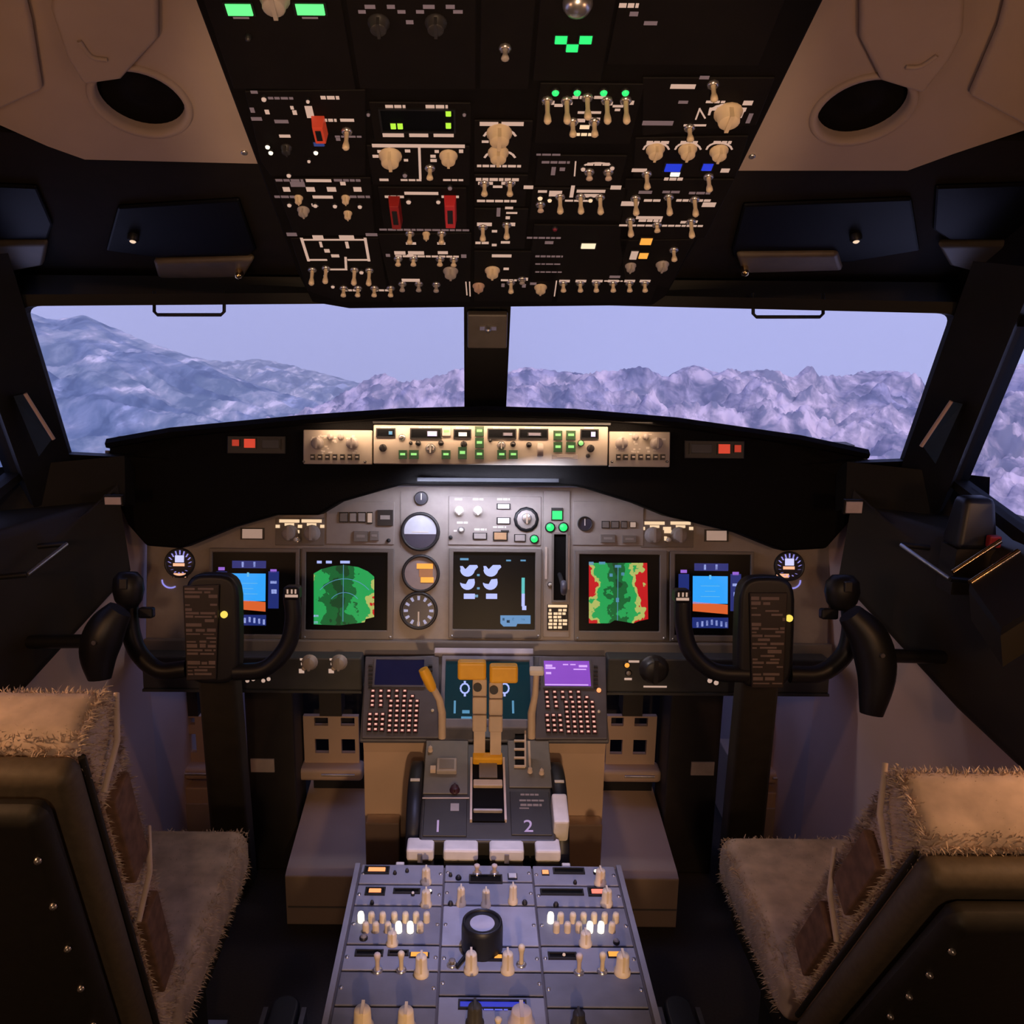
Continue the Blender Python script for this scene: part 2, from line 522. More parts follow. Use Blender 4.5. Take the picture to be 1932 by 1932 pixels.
# sidewalls: pale lower panel and dark console ledge, both sides
LEDGE = [(-.95, .56), (.8, .58), (1.45, .665), (1.74, .80)]
for s, side in ((-1, 'left'), (1, 'right')):
    mb = MB()
    st = [-.95, .2, .8, 1.1, 1.45, 1.6, 1.737, 1.738, 1.85, 2.1, 2.40]
    th = lambda y: .25 if y < 1.7375 else .05
    tz = lambda y: lerp_list(LEDGE, y) - .014 if y < 1.7375 else 1.0
    loft(mb, [[(s * wx(y), y, 0), (s * wx(y), y, tz(y)), (s * (wx(y) + th(y)), y, tz(y)), (s * (wx(y) + th(y)), y, 0)] for y in st], 0)
    mb.build('wall_' + side, M_wall, kind='structure', label='pale lower sidewall panel on the %s of the cockpit' % ('captain side' if s < 0 else 'first officer side'))
    mb = MB()
    st = [-.9, .2, .8, 1.1, 1.3, 1.45, 1.55, 1.65, 1.735]
    lo = []
    for y in st:
        w, z = wx(y), lerp_list(LEDGE, y)
        lo.append([(s * (w + .02), y, z - .012), (s * (w - .05), y, z), (s * (w - .062), y, z + .02), (s * (w - .05), y, z + .20), (s * (w - .035), y, .945), (s * (w - .025), y, .962), (s * (w + .20), y, .968), (s * (w + .2), y, z - .012)])
    loft(mb, lo)
    mb.build('side_console', M_console, bevel=.008, label='dark side console ledge under the %s side window' % ('captain' if s < 0 else 'first officer'), category='console', group='side consoles')
    # wall above the side window, closing the hull aft
    mb = MB()
    mb.box(s * .86, -.95, 1.30, s * 1.12, 1.42, 1.9) if s > 0 else mb.box(s * 1.12, -.95, 1.30, s * .86, 1.42, 1.9)
    mb.box(min(s * .90, s * 1.12), -.95, .972, max(s * .90, s * 1.12), .79, 1.32)
    mb.box(min(s * .89, s * 1.12), 1.42, 1.34, max(s * .89, s * 1.12), 1.90, 1.9)
    mb.build('wall_upper_' + side, M_header, kind='structure', label='dark upper side lining above the side window')

# windows: right-hand points, mirrored for the captain side
A = at_y(1803, 592, 1.56); B = at_y(1706, 868, 1.75); C0 = at_y(958, 572, 1.80); D0 = Vector((C0.x, 2.06, .96))
E1 = at_y(1914, 616, 1.47); E2 = at_y(1797, 906, 1.62); E3 = at_y(1932, 1006, 1.40)
E4 = Vector((.90, .80, E3.z - .02)); E5 = Vector((.90, .80, E1.z)); 
Bx = B + (B - A) * .25
def mir(p, s): return Vector((s * abs(p.x) if s < 0 else p.x, p.y, p.z))
def round_corner(a, b, c, r, n=5):
    p0 = b + (a - b).normalized() * r; p1 = b + (c - b).normalized() * r
    return [(p0 * (1 - t) ** 2 + b * (2 * t * (1 - t)) + p1 * t * t) for t in [k / n for k in range(n + 1)]]
def ring_frame(mb, inner, outer, thick, m=0):
    """frame between two 3-D loops, given depth along thick"""
    n = len(inner)
    vs = [Vector(p) for p in inner] + [Vector(p) for p in outer] + [Vector(p) + thick for p in inner] + [Vector(p) + thick for p in outer]
    fs = []
    for i in range(n):
        j = (i + 1) % n
        fs += [(i, j, n + j, n + i), (2 * n + j, 2 * n + i, 3 * n + i, 3 * n + j), (j, i, 2 * n + i, 2 * n + j), (n + i, n + j, 3 * n + j, 3 * n + i)]
    mb.add(vs, fs, m)
wn = 1
for s in (-1, 1):
    a, b, c, d = mir(A, s), mir(B, s), Vector((s * .0455, C0.y, C0.z)), Vector((s * .0445, D0.y, D0.z))
    side = 'captain' if s < 0 else 'first officer'
    loop = round_corner(c, a, b, .022) + [b + (d - b) * t for t in (0, .34, .67, 1.0)] + [c]
    if s > 0: loop = loop[::-1]
    fwd = Vector((0, .03, 0))
    cen = (a + b + c + d) / 4
    win = thing('window_%d' % wn, 'front windscreen pane on the %s side looking out on mountains' % side, 'window', kind='structure'); wn += 1
    outer = []
    for p in loop:
        q = p + (p - cen).normalized() * .05
        outer.append(Vector((q.x, q.y, q.z)))
    mb = MB(); ring_frame(mb, [p - Vector((0, .012, 0)) for p in loop], [p - Vector((0, .004, 0)) for p in outer], fwd)
    mb.build('window_frame', M_frame, win)
    pane = MB()
    pl = [p + Vector((0, .012, 0)) for p in loop]
    pane.add(pl, [tuple(range(len(pl)))]); pane.add([p + Vector((0, .004, 0)) for p in pl], [tuple(range(len(pl) - 1, -1, -1))])
    pane.build('pane', M_pane, win)
    # side window
    e = [mir(p, s) for p in (E1, E2, E3, E4, E5)]
    win = thing('window_%d' % wn, 'side window behind the slanted post on the %s side' % side, 'window', kind='structure'); wn += 1
    cen = sum(e, Vector()) / 5
    o2 = [p + (p - cen).normalized() * .03 for p in e]
    mb = MB(); ring_frame(mb, e, o2, Vector((s * .03, 0, 0)))
    mb.build('window_frame', M_frame, win)
    pane = MB(); pl = [p + Vector((s * .014, 0, 0)) for p in e]
    pane.add(pl, [tuple(range(5))]); pane.add([p + Vector((s * .004, 0, 0)) for p in pl], [(4, 3, 2, 1, 0)])
    pane.build('pane', M_pane, win)
    # slanted post between the two windows
    post = thing('trim_%d' % (1 if s < 0 else 2), 'dark slanted window post between windscreen and %s side window' % side, 'post', kind='structure')
    up = (a - b).normalized()
    p1, p2, p3, p4 = a + up * .10, b - up * .10, e[1] - (e[0] - e[1]).normalized() * .08, e[0] + (e[0] - e[1]).normalized() * .10
    offs = Vector((-s * .012, -.02, 0)); back = Vector((s * .05, .05, 0))
    mb = MB(); loft(mb, [[p + offs for p in (p1, p2, p3, p4)], [p + back for p in (p1, p2, p3, p4)]])
    mb.build('post_cover', M_frame, post, bevel=.008)
    # tan edge strip and blue tinted inset on the post
    q0 = mir(at_depth(1795, 757, 1.55), s); q1 = mir(at_depth(1738, 842, 1.60), s)
    mb = MB(); mb.tube([q0, q1], .0035, 8); mb.build('edge_strip', M_beige2, post)
    w = Vector((s * .018, -.001, -.004))
    mb = MB(); loft(mb, [[q0 + w * .2, q1 + w * .2, q1 + w * 1.6 + Vector((0, 0, -.025)), q0 + w * 1.1], [q + Vector((s * .01, .02, 0)) for q in (q0 + w * .2, q1 + w * .2, q1 + w * 1.6, q0 + w * 1.1)]])
    mb.build('tinted_inset', M_blueglass, post)
    # sill under the windscreen
    mb = MB(); zz = b.z + .004
    loft(mb, [[(s * .715, 1.745, zz - .10), (s * .715, 2.1, zz - .25), (s * .715, 2.1, zz - .16), (s * .715, 1.76, zz - .010)], [(s * .92, 1.60, zz - .12), (s * .92, 2.1, zz - .25), (s * .92, 2.1, zz - .16), (s * .92, 1.62, zz - .012)]])
    mb.build('windscreen_sill', M_frame, kind='structure', label='dark sill below the windscreen on the %s side' % side)
# centre post
post = thing('trim_3', 'upright centre post between the two windscreen panes', 'post', kind='structure')
mb = MB(); t0, t1 = at_y(917, 545, 1.785), Vector((0, 1.99, 1.0))
loft(mb, [[(-.043, t0.y, t0.z), (.043, t0.y, t0.z), (.043, t0.y + .05, t0.z), (-.043, t0.y + .05, t0.z)], [(-.042, t1.y, t1.z), (.042, t1.y, t1.z), (.042, t1.y + .05, t1.z), (-.042, t1.y + .05, t1.z)]])
mb.build('post_cover', M_frame, post)
PST = Panel(at_y(918, 615, 1.79), Vector(t0) - Vector(t1))
r = PST.rect(882, 592, 957, 656, .008)
mb = MB(); mb.box(r[0], r[1], -.005, r[2], r[3], .012); o = mb.build('grey_plate', mat('post_plate', (.10, .085, .07), .5), post, bevel=.003)
o.matrix_world = PST.m
mb = MB(); u, v = PST.uv(921, 622, .02); mb.lathe([(.007, 0), (.007, .008), (.004, .014), (.0001, .015)], 12, 0, (u, v, .012)); mb.box(u - .016, v - .004, .01, u + .016, v + .004, .016)
o = mb.build('latch', M_chrome, post); o.matrix_world = PST.m
# header above the windscreens with blanked eyebrow windows
HD = Panel((0, 1.60, 1.475), (0, -math.cos(math.radians(25)), math.sin(math.radians(25))))
mb = MB(); mb.box(-1.12, -.245, -.02, 1.12, .24, -.004)
o = mb.build('trim_4', M_header, kind='structure', label='dark header lining between the windscreen and the ceiling liners'); o.matrix_world = HD.m
mb = MB(); mb.box(-1.0, 1.755, C0.z + .004, 1.0, 1.84, C0.z + .045)
mb.build('trim_5', M_frame, kind='structure', label='dark beam along the top of the windscreens')
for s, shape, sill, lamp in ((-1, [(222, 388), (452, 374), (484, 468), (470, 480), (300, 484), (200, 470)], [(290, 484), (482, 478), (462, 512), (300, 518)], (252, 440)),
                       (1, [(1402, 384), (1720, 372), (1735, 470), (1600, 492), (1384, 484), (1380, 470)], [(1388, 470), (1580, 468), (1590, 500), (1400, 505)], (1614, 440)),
                       (-1, [(-160, 340), (70, 350), (100, 420), (90, 450), (-160, 450)], [(-160, 452), (92, 448), (84, 490), (20, 502), (-160, 500)], None),
                       (1, [(1765, 350), (2080, 340), (2080, 450), (1790, 450), (1760, 430)], [(1768, 452), (2080, 446), (2080, 505), (1850, 505), (1790, 490)], None)):
    win = thing('window_%d' % wn, 'blanked black eyebrow window over the %s side %s' % ('captain' if s < 0 else 'first officer', 'next to the overhead panel' if lamp else 'above the slanted post'), 'window', kind='structure', m=HD.m); wn += 1
    P = HD.poly(shape)
    mb = MB(); mb.prism(P, -.004, .004); mb.build('pane', M_glassdark, win, bevel=.004)
    mb = MB(); mb.prism(HD.poly(sill), -.004, .014); mb.build('sill', mat('eyebrow_sill', (.13, .10, .065), .45), win, bevel=.008)
    if lamp:  # glowing bead stands in for a lamp's reflection in the dark pane
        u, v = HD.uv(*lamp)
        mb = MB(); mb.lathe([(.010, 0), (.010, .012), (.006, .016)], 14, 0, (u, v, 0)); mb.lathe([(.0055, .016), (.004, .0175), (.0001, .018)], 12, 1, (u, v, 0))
        mb.build('reflection_bead', [M_black, glow('reflection_glow', (1.0, .72, .5), .9)], win, label='small warm glowing bead in place of a lamp reflection')
        u, v = HD.uv(452, 497) if s < 0 else HD.uv(1404, 491)
        mb = MB(); mb.lathe([(.006, 0), (.009, .012), (.006, .020), (.0001, .022)], 12, 0, (u, v, .010)); mb.build('brass_catch', mat('brass', (.75, .55, .3), .2, metal=1), win)
# grab hooks hanging into the top of each windscreen
for s, x0, x1, y1 in ((-1, 291, 423, 594), (1, 1421, 1553, 598)):
    d = 1.62
    pts = [at_depth(x0, y1 - 45, d), at_depth(x0, y1 - 6, d), at_depth(x0 + 6, y1, d), at_depth(x1 - 6, y1, d), at_depth(x1, y1 - 6, d), at_depth(x1, y1 - 45, d)]
    MB().tube(pts, .0032, 8).build('visor_hook', M_black, label='thin black wire hook hanging over the %s windscreen top' % ('captain' if s < 0 else 'first officer'), category='hook', group='windscreen hooks')

# ------------------------------------------------------------------ ceiling liners with round air outlets
for s in (-1, 1):
    if s < 0:
        out_px = [(488, 309), (160, 301), (90, 276), (0, 236), (-260, 130), (-260, -260), (300, -260), (378, 0)]
        c_px, rim, pads = (265, 193), (265 + 90, 193), [[(105, -60), (98, 5), (128, 95), (160, 148), (230, 138), (300, 60), (300, -60)], [(-260, -60), (40, -60), (62, 30), (82, 158), (0, 196), (-260, 260)]]
        screw, hl = (461, 287), [(152, 60), (175, 90), (205, 96)]
    else:
        out_px = [(1386, 322), (1712, 322), (1800, 290), (1932, 246), (2200, 150), (2200, -260), (1640, -260), (1541, 0)]
        c_px, rim, pads = (1628, 208), (1628 + 91, 208), [[(1820, -60), (1815, 50), (1790, 100), (1740, 165), (1660, 140), (1620, 60), (1620, -60)], [(2160, -60), (1905, -60), (1880, 40), (1826, 168), (1932, 226), (2160, 290)]]
        screw, hl = (1419, 294), [(1706, 110), (1735, 108), (1765, 88)]
    side = 'captain' if s < 0 else 'first officer'
    cu, cv = OH.uv(*c_px); rr = abs(OH.uv(*rim)[0] - cu)
    hole = [(cu + rr * math.cos(2 * math.pi * k / 40), cv + rr * math.sin(2 * math.pi * k / 40)) for k in range(40)]
    ln = thing('ceiling_liner', 'beige ceiling liner beside the overhead panel on the %s side' % side, 'ceiling panel', 'ceiling liners', m=OH.m, kind='structure')
    mb = MB(); plate_holes(mb, OH.poly(out_px), [hole], -.016, 0.0); mb.build('liner_sheet', M_beige, ln)
    for pp in pads:
        mb = MB(); mb.prism(OH.poly(pp), 0, .012); mb.build('raised_pad', M_beige, ln, bevel=.010, seg=3)
    u, v = OH.uv(*screw); mb = MB(); mb.lathe([(.005, 0), (.005, .002), (.003, .003), (.0001, .0032)], 10, 0, (u, v, 0)); mb.build('screw', M_chrome, ln)
    mb = MB(); mb.tube(smooth_path([OH.uv(*p) + (.013,) for p in hl]), [.003] * 13, 6); mb.build('pull_ridge', M_beige, ln)
    av = thing('air_outlet', 'round black air outlet in the %s side ceiling liner' % side, 'air vent', 'ceiling air outlets', m=OH.m)
    mb = MB(); mb.lathe([(rr + .001, -.03), (rr + .004, .001), (rr + .001, .005), (rr - .005, .004), (rr - .008, -.004), (rr - .008, -.045)], 40, 0, (cu, cv, 0)); mb.f.pop(); mb.mi.pop(); mb.sm.pop(); mb.f.pop(); mb.mi.pop(); mb.sm.pop()
    mb.build('rim', M_beige, av)
    mb = MB(); mb.lathe([(rr - .007, -.046), (rr - .0075, -.012), (rr * .6, -.020), (rr * .3, -.012), (.0001, -.010)], 32, 0, (cu, cv, 0)); mb.build('nozzle', M_panelblack, av)

# ------------------------------------------------------------------ small controls, shared meshes
CACHE = {}
def shared(key, fn, mats):
    if key not in CACHE: CACHE[key] = fn().mesh(key[0], mats)
    return CACHE[key]

def put(me, name, parent, loc, rz=0.0, rx=0.0):
    o = bpy.data.objects.new(name, me)
    COL.objects.link(o)
    o.parent = parent
    o.location = loc
    o.rotation_euler = (rx, 0, rz)
    return o

def m_toggle(L, r):
    mb = MB()
    mb.lathe([(r * 1.9, 0), (r * 1.9, .0025), (r * 1.3, .004)], 8, 1)
    mb.lathe([(r * .8, .003), (r * .75, L * .55), (r * 1.15, L * .75), (r * 1.25, L * .92), (r * .7, L), (.0001, L)], 8, 0)
    return mb

def m_knob(r, h):
    mb = MB()
    mb.lathe([(r * 1.12, 0), (r * 1.12, h * .18), (r * .92, h * .26), (r * .84, h * .92), (r * .74, h), (.0001, h)], 16, 0)
    mb.box(-r * .16, -r * .92, h * .25, r * .16, r * .92, h * 1.10, 0)
    return mb

def m_button(w, h, d):
    mb = MB(); mb.box(-w / 2, -h / 2, 0, w / 2, h / 2, d, 0, .0007)
    mb.box(-w * .30, -h * .10, d, w * .30, h * .16, d + .0006, 1)
    return mb

def m_lamp(w, h, d):
    mb = MB(); mb.box(-w / 2, -h / 2, 0, w / 2, h / 2, d * .6, 1)
    mb.box(-w * .42, -h * .40, d * .6, w * .42, h * .40, d, 0, .0005)
    return mb

def q3(x): return round(x * 2000) / 2000

def element(P, par, e, base=.0):
    """one control or legend on panel P at picture coordinates"""
    k = e[0]
    if k == 't':                                   # toggle lever: x, y, length
        L = e[3] if len(e) > 3 else .022
        m = e[4] if len(e) > 4 else M_cream
        u, v = P.uv(e[1], e[2], base + L * .6)
        me = shared(('toggle_switch', L, m.name), lambda: m_toggle(L, .0040), [m, M_chrome])
        return put(me, 'toggle_switch', par, (u, v, base))
    if k == 'k':                                   # rotary knob: x, y, radius px, material, height
        m = e[4] if len(e) > 4 else M_cream
        s = (P.o - EYE).length / F
        r = q3(e[3] * s * .95)
        h = e[5] if len(e) > 5 else q3(max(.010, r * 1.1))
        u, v = P.uv(e[1], e[2], base + h * .6)
        me = shared(('rotary_knob', r, h, m.name), lambda: m_knob(r, h), [m])
        return put(me, 'rotary_knob', par, (u, v, base), rz=e[6] if len(e) > 6 else 0.0)
    if k in ('b', 'a'):                            # push button / lamp: x0,y0,x1,y1, material(s)
        u0, v0, u1, v1 = P.rect(e[1], e[2], e[3], e[4], base)
        w, h = q3(u1 - u0), q3(v1 - v0)
        if k == 'b':
            m, g = (e[5], e[6]) if len(e) > 6 else (M_darkknob, G_leg)
            me = shared(('push_button', w, h, m.name, g.name), lambda: m_button(w, h, .005), [m, g])
            return put(me, 'push_button', par, ((u0 + u1) / 2, (v0 + v1) / 2, base))
        g = e[5]
        me = shared(('annunciator_light', w, h, g.name), lambda: m_lamp(w, h, .004), [g, M_black])
        return put(me, 'annunciator_light', par, ((u0 + u1) / 2, (v0 + v1) / 2, base))
    if k == 'r':                                   # round lamp: x, y, radius px, material
        s = (P.o - EYE).length / F
        r = q3(e[3] * s)
        u, v = P.uv(e[1], e[2], base + .003)
        g = e[4]
        def f():
            mb = MB(); mb.lathe([(r * 1.25, 0), (r * 1.25, .003), (r * 1.02, .004)], 12, 1); mb.lathe([(r, .003), (r * .8, .006), (.0001, .007)], 12, 0)
            return mb
        return put(shared(('round_lamp', r, g.name), f, [g, M_black]), 'round_lamp', par, (u, v, base))
    if k == 'w':                                   # display window: x0,y0,x1,y1, glass, frame
        u0, v0, u1, v1 = P.rect(e[1], e[2], e[3], e[4], base)
        mb = MB(); g = .0025
        mb.frame((u0 - g, v0 - g, u1 + g, v1 + g), (u0, v0, u1, v1), base, base + .003, 1)
        mb.box(u0, v0, base - .001, u1, v1, base + .001, 0)
        return mb.build('display_window', [e[5] if len(e) > 5 else M_screenoff, M_black], par)
    if k == 'G':                                   # guarded switch cover: x0,y0,x1,y1, material
        u0, v0, u1, v1 = P.rect(e[1], e[2], e[3], e[4], base + .01)
        mb = MB(); mb.box(u0, v0, base, u1, v1, base + .018, 0, .002)
        mb.box(u0 + (u1 - u0) * .28, v0 + (v1 - v0) * .25, base + .018, u1 - (u1 - u0) * .28, v1 - (v1 - v0) * .2, base + .0195, 1)
        return mb.build('switch_guard', [e[5], M_black], par, bevel=.0015)

def legends(P, par, rects, m, base, name='backlit_legend', gaps=True):
    """flat lit print joined in one part"""
    mb = MB()
    for r in rects:
        x0, y0, x1, y1 = r
        u0, v0, u1, v1 = P.rect(x0, y0, x1, y1, base)
        w, h = u1 - u0, v1 - v0
        if gaps and w > .020 and h < .006:         # a line of print: broken into words
            a = u0
            while a < u1 - .002:
                b = min(u1, a + random.uniform(.006, .013))
                mb.box(a, v0, base, b, v1, base + .0006)
                a = b + .0016
        else:
            mb.box(u0, v0, base, u1, v1, base + .0006)
    if mb.v:
        o = mb.build(name, m, par); o['kind'] = 'stuff'
        return o

def lines(P, par, pts, m, base, width=.0022, closed=False, name='panel_line'):
    """a lit or painted line on a panel through picture points"""
    mb = MB()
    q = [Vector(P.uv(x, y, base)) for x, y in pts]
    for a, b in zip(q, q[1:] + ([q[0]] if closed else [])):
        d = (b - a).normalized(); n = Vector((-d.y, d.x)) * width / 2; d = d * width / 2
        c = [a - d + n, a - d - n, b + d - n, b + d + n]
        mb.prism([(p.x, p.y) for p in c], base, base + .0008)
    o = mb.build(name, m, par); o['kind'] = 'stuff'
    return o

def arc(cx, cy, rx, ry, a0, a1, n=9):
    return [(cx + rx * math.cos(math.radians(a0 + (a1 - a0) * k / n)), cy - ry * math.sin(math.radians(a0 + (a1 - a0) * k / n))) for k in range(n + 1)]

def module(P, root, px, els=(), leg=(), legd=(), legw=(), extra=(), m=None, d=.004, name='module_plate', bev=.001, label=None):
    """a plate screwed to a panel, with its controls and print as sub-parts; px = corners or x0,y0,x1,y1"""
    mb = MB()
    if len(px) == 4 and not isinstance(px[0], tuple):
        u0, v0, u1, v1 = P.rect(*px)
        mb.box(u0 + .001, v0 + .001, 0, u1 - .001, v1 - .001, d)
    else:
        mb.prism(P.poly(px), 0, d)
    o = mb.build(name, m or M_plate, root, bevel=bev, seg=1)
    if label: o['label'] = label
    for e in els: element(P, o, e, d)
    legends(P, o, leg, G_leg, d)
    legends(P, o, legd, G_legd, d)
    legends(P, o, legw, G_legw, d)
    for pts, mm, w in extra: lines(P, o, pts, mm, d, w, name='legend_line')
    return o

# ------------------------------------------------------------------ overhead panel
oh = thing('overhead_panel', 'large black overhead panel packed with cream switches, knobs and lit legends', 'control panel', m=OH.m)
mb = MB(); mb.prism(OH.poly([(330, -130), (1608, -130), (1544, 0), (1392, 312), (1300, 470), (1256, 548), (1230, 566), (660, 572), (590, 560), (560, 500), (492, 312), (376, 0)]), -.01, .012)
mb.build('backing', M_panelblack, oh, bevel=.003)
OHP = Panel(OH.o + OH.n * .012, OH.v)          # working face of the backing
oh2 = oh                                        # modules sit on the face: their meshes are offset by the face height
class _Face(Panel):
    pass
def oh_module(px, **k):
    o = module(OHP, oh, px, **k)
    o.location = (0, 0, .012)
    return o
# rear row
oh_module((392, -120, 650, 165), els=[('a', 423, 2, 480, 28, G_greenx), ('a', 554, 2, 617, 27, G_greenx), ('k', 517, 8, 20, M_greyknob), ('r', 468, 72, 4, M_darkknob)], legd=[(440, 32, 470, 35), (570, 32, 600, 35)], label='dark rear module with two bright green light bars')
oh_module((655, -120, 900, 165), els=[('k', 714, 52, 15, M_darkknob), ('k', 822, 52, 15, M_darkknob)], legd=[(676, 19, 690, 25), (688, 9, 708, 16), (730, 9, 745, 16), (750, 19, 765, 25), (785, 19, 800, 25), (798, 9, 820, 16), (841, 9, 858, 16), (855, 19, 873, 25), (766, 38, 780, 45)])
oh_module((905, -120, 1010, 165), els=[('t', 953, 104, .018, M_greyknob)])
oh_module((1015, -120, 1160, 150), els=[('a', 1045, 63, 1072, 81, G_green), ('a', 1091, 63, 1119, 81, G_green), ('a', 1066, 79, 1093, 96, G_green)], label='rear module with three green gear lights')
oh_module((1165, -120, 1480, 120), leg=[(1168, 6, 1205, 14)], legd=[(1188, 22, 1204, 30), (1215, 40, 1240, 47)])
# first column
oh_module([(462, 168), (690, 165), (690, 328), (512, 328), (492, 300)], els=[('G', 590, 230, 615, 264, mat('red_lit_guard', (.6, .06, .03), .4, emit=(.5, .05, .02), power=.35)), ('a', 590, 265, 614, 273, glow('dim_blue', (.05, .08, .3), .5)), ('t', 653, 268, .030), ('r', 505, 276, 4, G_white), ('r', 511, 287, 4, G_white), ('r', 596, 287, 4, G_white), ('r', 583, 303, 3, G_leg), ('r', 498, 186, 4, G_leg), ('r', 581, 190, 3, G_leg), ('k', 540, 285, 9, M_darkknob)],
          leg=[(605, 181, 640, 187), (592, 224, 635, 229), (642, 224, 668, 229), (527, 254, 548, 259), (577, 200, 591, 222), (500, 207, 508, 215), (548, 200, 554, 206), (552, 208, 560, 216)], legd=[(473, 171, 486, 176), (506, 183, 553, 187), (472, 203, 480, 212), (474, 221, 494, 227), (518, 226, 544, 232), (632, 256, 682, 259), (634, 260, 642, 265)])
oh_module([(516, 334), (700, 331), (708, 440), (556, 442)], els=[('k', 563, 379, 8), ('k', 572, 402, 11, M_greyknob), ('k', 652, 379, 8), ('k', 656, 408, 8)] + [('r', x, y, 4, G_leg) for x, y in ((546, 386), (595, 387), (632, 388), (679, 389), (545, 330))],
          leg=[(577, 338, 625, 343), (534, 353, 547, 361), (578, 353, 594, 361), (617, 353, 634, 361), (667, 353, 682, 361), (590, 369, 628, 374), (642, 343, 652, 349), (588, 384, 600, 389)], legd=[(520, 338, 572, 342), (630, 338, 680, 342), (518, 369, 558, 373), (660, 369, 698, 373), (548, 343, 575, 352)])
oh_module([(548, 446), (715, 445), (730, 540), (735, 566), (640, 566), (580, 545)], els=[('t', 588, 526, .03), ('t', 614, 523, .03), ('t', 668, 526, .03), ('t', 696, 527, .03), ('t', 648, 553, .018), ('t', 675, 553, .018), ('t', 706, 553, .018), ('t', 737, 553, .018), ('r', 682, 513, 5, G_leg), ('r', 628, 540, 4, G_leg)],
          leg=[(590, 444, 610, 451), (640, 444, 668, 451), (603, 456, 608, 466), (652, 456, 658, 468), (612, 470, 622, 476), (625, 480, 640, 485), (645, 546, 680, 549), (702, 546, 738, 549)], legd=[(541, 439, 560, 445), (690, 440, 712, 445)],
          extra=[([(569, 452), (690, 452)], G_leg, .0035), ([(569, 450), (582, 491)], G_leg, .0045), ([(689, 450), (696, 491)], G_leg, .0045), ([(582, 490), (615, 490)], G_leg, .004), ([(658, 490), (696, 490)], G_leg, .004), ([(652, 486), (653, 508), (620, 508)], G_leg, .004), ([(620, 508), (612, 520)], G_leg, .003)])
# second column
oh_module((700, 188, 890, 266), els=[('w', 720, 206, 856, 246), ('a', 736, 229, 748, 241, G_dig), ('a', 749, 229, 761, 241, G_dig), ('a', 840, 206, 852, 217, G_dig), ('a', 840, 228, 852, 240, G_dig), ('r', 695, 215, 3, G_legd), ('r', 876, 215, 3, G_legd)], leg=[(727, 198, 765, 204), (803, 198, 845, 204), (722, 251, 762, 258), (772, 251, 808, 258), (818, 251, 856, 258)], label='module with dark readout and yellow green digits')
oh_module((696, 270, 888, 346), els=[('k', 736, 304, 19), ('k', 846, 302, 15), ('t', 811, 330, .020), ('r', 764, 330, 4, G_legd)], leg=[(702, 272, 877, 278), (716, 337, 733, 341), (756, 338, 795, 341), (836, 338, 874, 341), (703, 292, 714, 297), (712, 283, 722, 288), (764, 282, 774, 287), (812, 292, 822, 297), (812, 300, 824, 305), (820, 283, 828, 288), (866, 282, 874, 288), (762, 300, 770, 304)], extra=[([(791, 278), (793, 336)], G_leg, .0035)])
oh_module((718, 349, 882, 436), els=[('G', 735, 380, 757, 426, M_red), ('G', 838, 379, 861, 424, mat('red_guard_bright', (.5, .03, .03), .4, emit=(.3, .01, .015), power=.25)), ('r', 771, 380, 5, G_leg), ('r', 827, 380, 4, G_leg), ('r', 849, 354, 4, G_legd)], leg=[(763, 362, 827, 367), (726, 369, 762, 373), (833, 369, 866, 373)], label='module with two red guarded switches')
oh_module([(712, 438), (890, 436), (886, 566), (742, 566)], els=[('t', 773, 452, .02), ('k', 804, 447, 7), ('t', 833, 452, .02), ('t', 751, 496, .014), ('t', 780, 496, .014), ('t', 830, 496, .014), ('t', 856, 497, .014), ('k', 850, 518, 15, M_greyknob), ('t', 759, 544, .016, M_greyknob), ('t', 790, 544, .016, M_greyknob), ('t', 823, 545, .016, M_greyknob)],
          leg=[(766, 457, 785, 461), (825, 457, 840, 461), (744, 474, 765, 480), (770, 474, 800, 480), (826, 474, 845, 479), (746, 482, 866, 485), (758, 526, 792, 531), (768, 480, 780, 484)], legd=[(716, 432, 888, 435), (728, 479, 736, 484), (870, 480, 880, 486)], extra=[([(879, 532), (881, 556)], G_leg, .002)])
# centre column
oh_module((893, 222, 1003, 322), els=[('k', 942, 262, 20), ('k', 940, 297, 17)], leg=[(905, 230, 940, 237), (946, 230, 988, 237), (900, 311, 983, 315), (909, 265, 922, 269)], extra=[(arc(943, 262, 31, 20, 20, 160), G_leg, .003), (arc(943, 300, 29, 16, 15, 165), G_leg, .003)])
oh_module((893, 325, 995, 386), els=[('t', 914, 360, .022), ('t', 962, 360, .022)], leg=[(898, 336, 980, 341), (902, 343, 930, 348), (946, 343, 972, 348), (930, 350, 948, 354), (900, 377, 975, 381)])
oh_module((893, 389, 995, 466), els=[('t', 911, 444, .026), ('t', 956, 440, .026)], leg=[(953, 390, 968, 394), (955, 400, 976, 403), (954, 408, 962, 413), (900, 420, 928, 426), (949, 420, 972, 426), (897, 456, 922, 460), (945, 455, 962, 459), (928, 434, 938, 438), (928, 460, 937, 464)], legd=[(937, 392, 944, 408)])
oh_module((893, 470, 1050, 566), els=[('k', 929, 517, 15), ('k', 903, 545, 12, mat('rose_knob', (.60, .40, .30), .5)), ('t', 964, 545, .022), ('k', 1020, 548, 13), ('t', 985, 532, .010, M_greyknob)], leg=[(928, 480, 965, 485), (945, 527, 975, 530), (981, 524, 996, 529), (950, 505, 960, 509)], legd=[(946, 535, 952, 541), (985, 536, 992, 542), (1000, 533, 1012, 537)], extra=[([(886, 532), (887, 558)], G_leg, .002)])
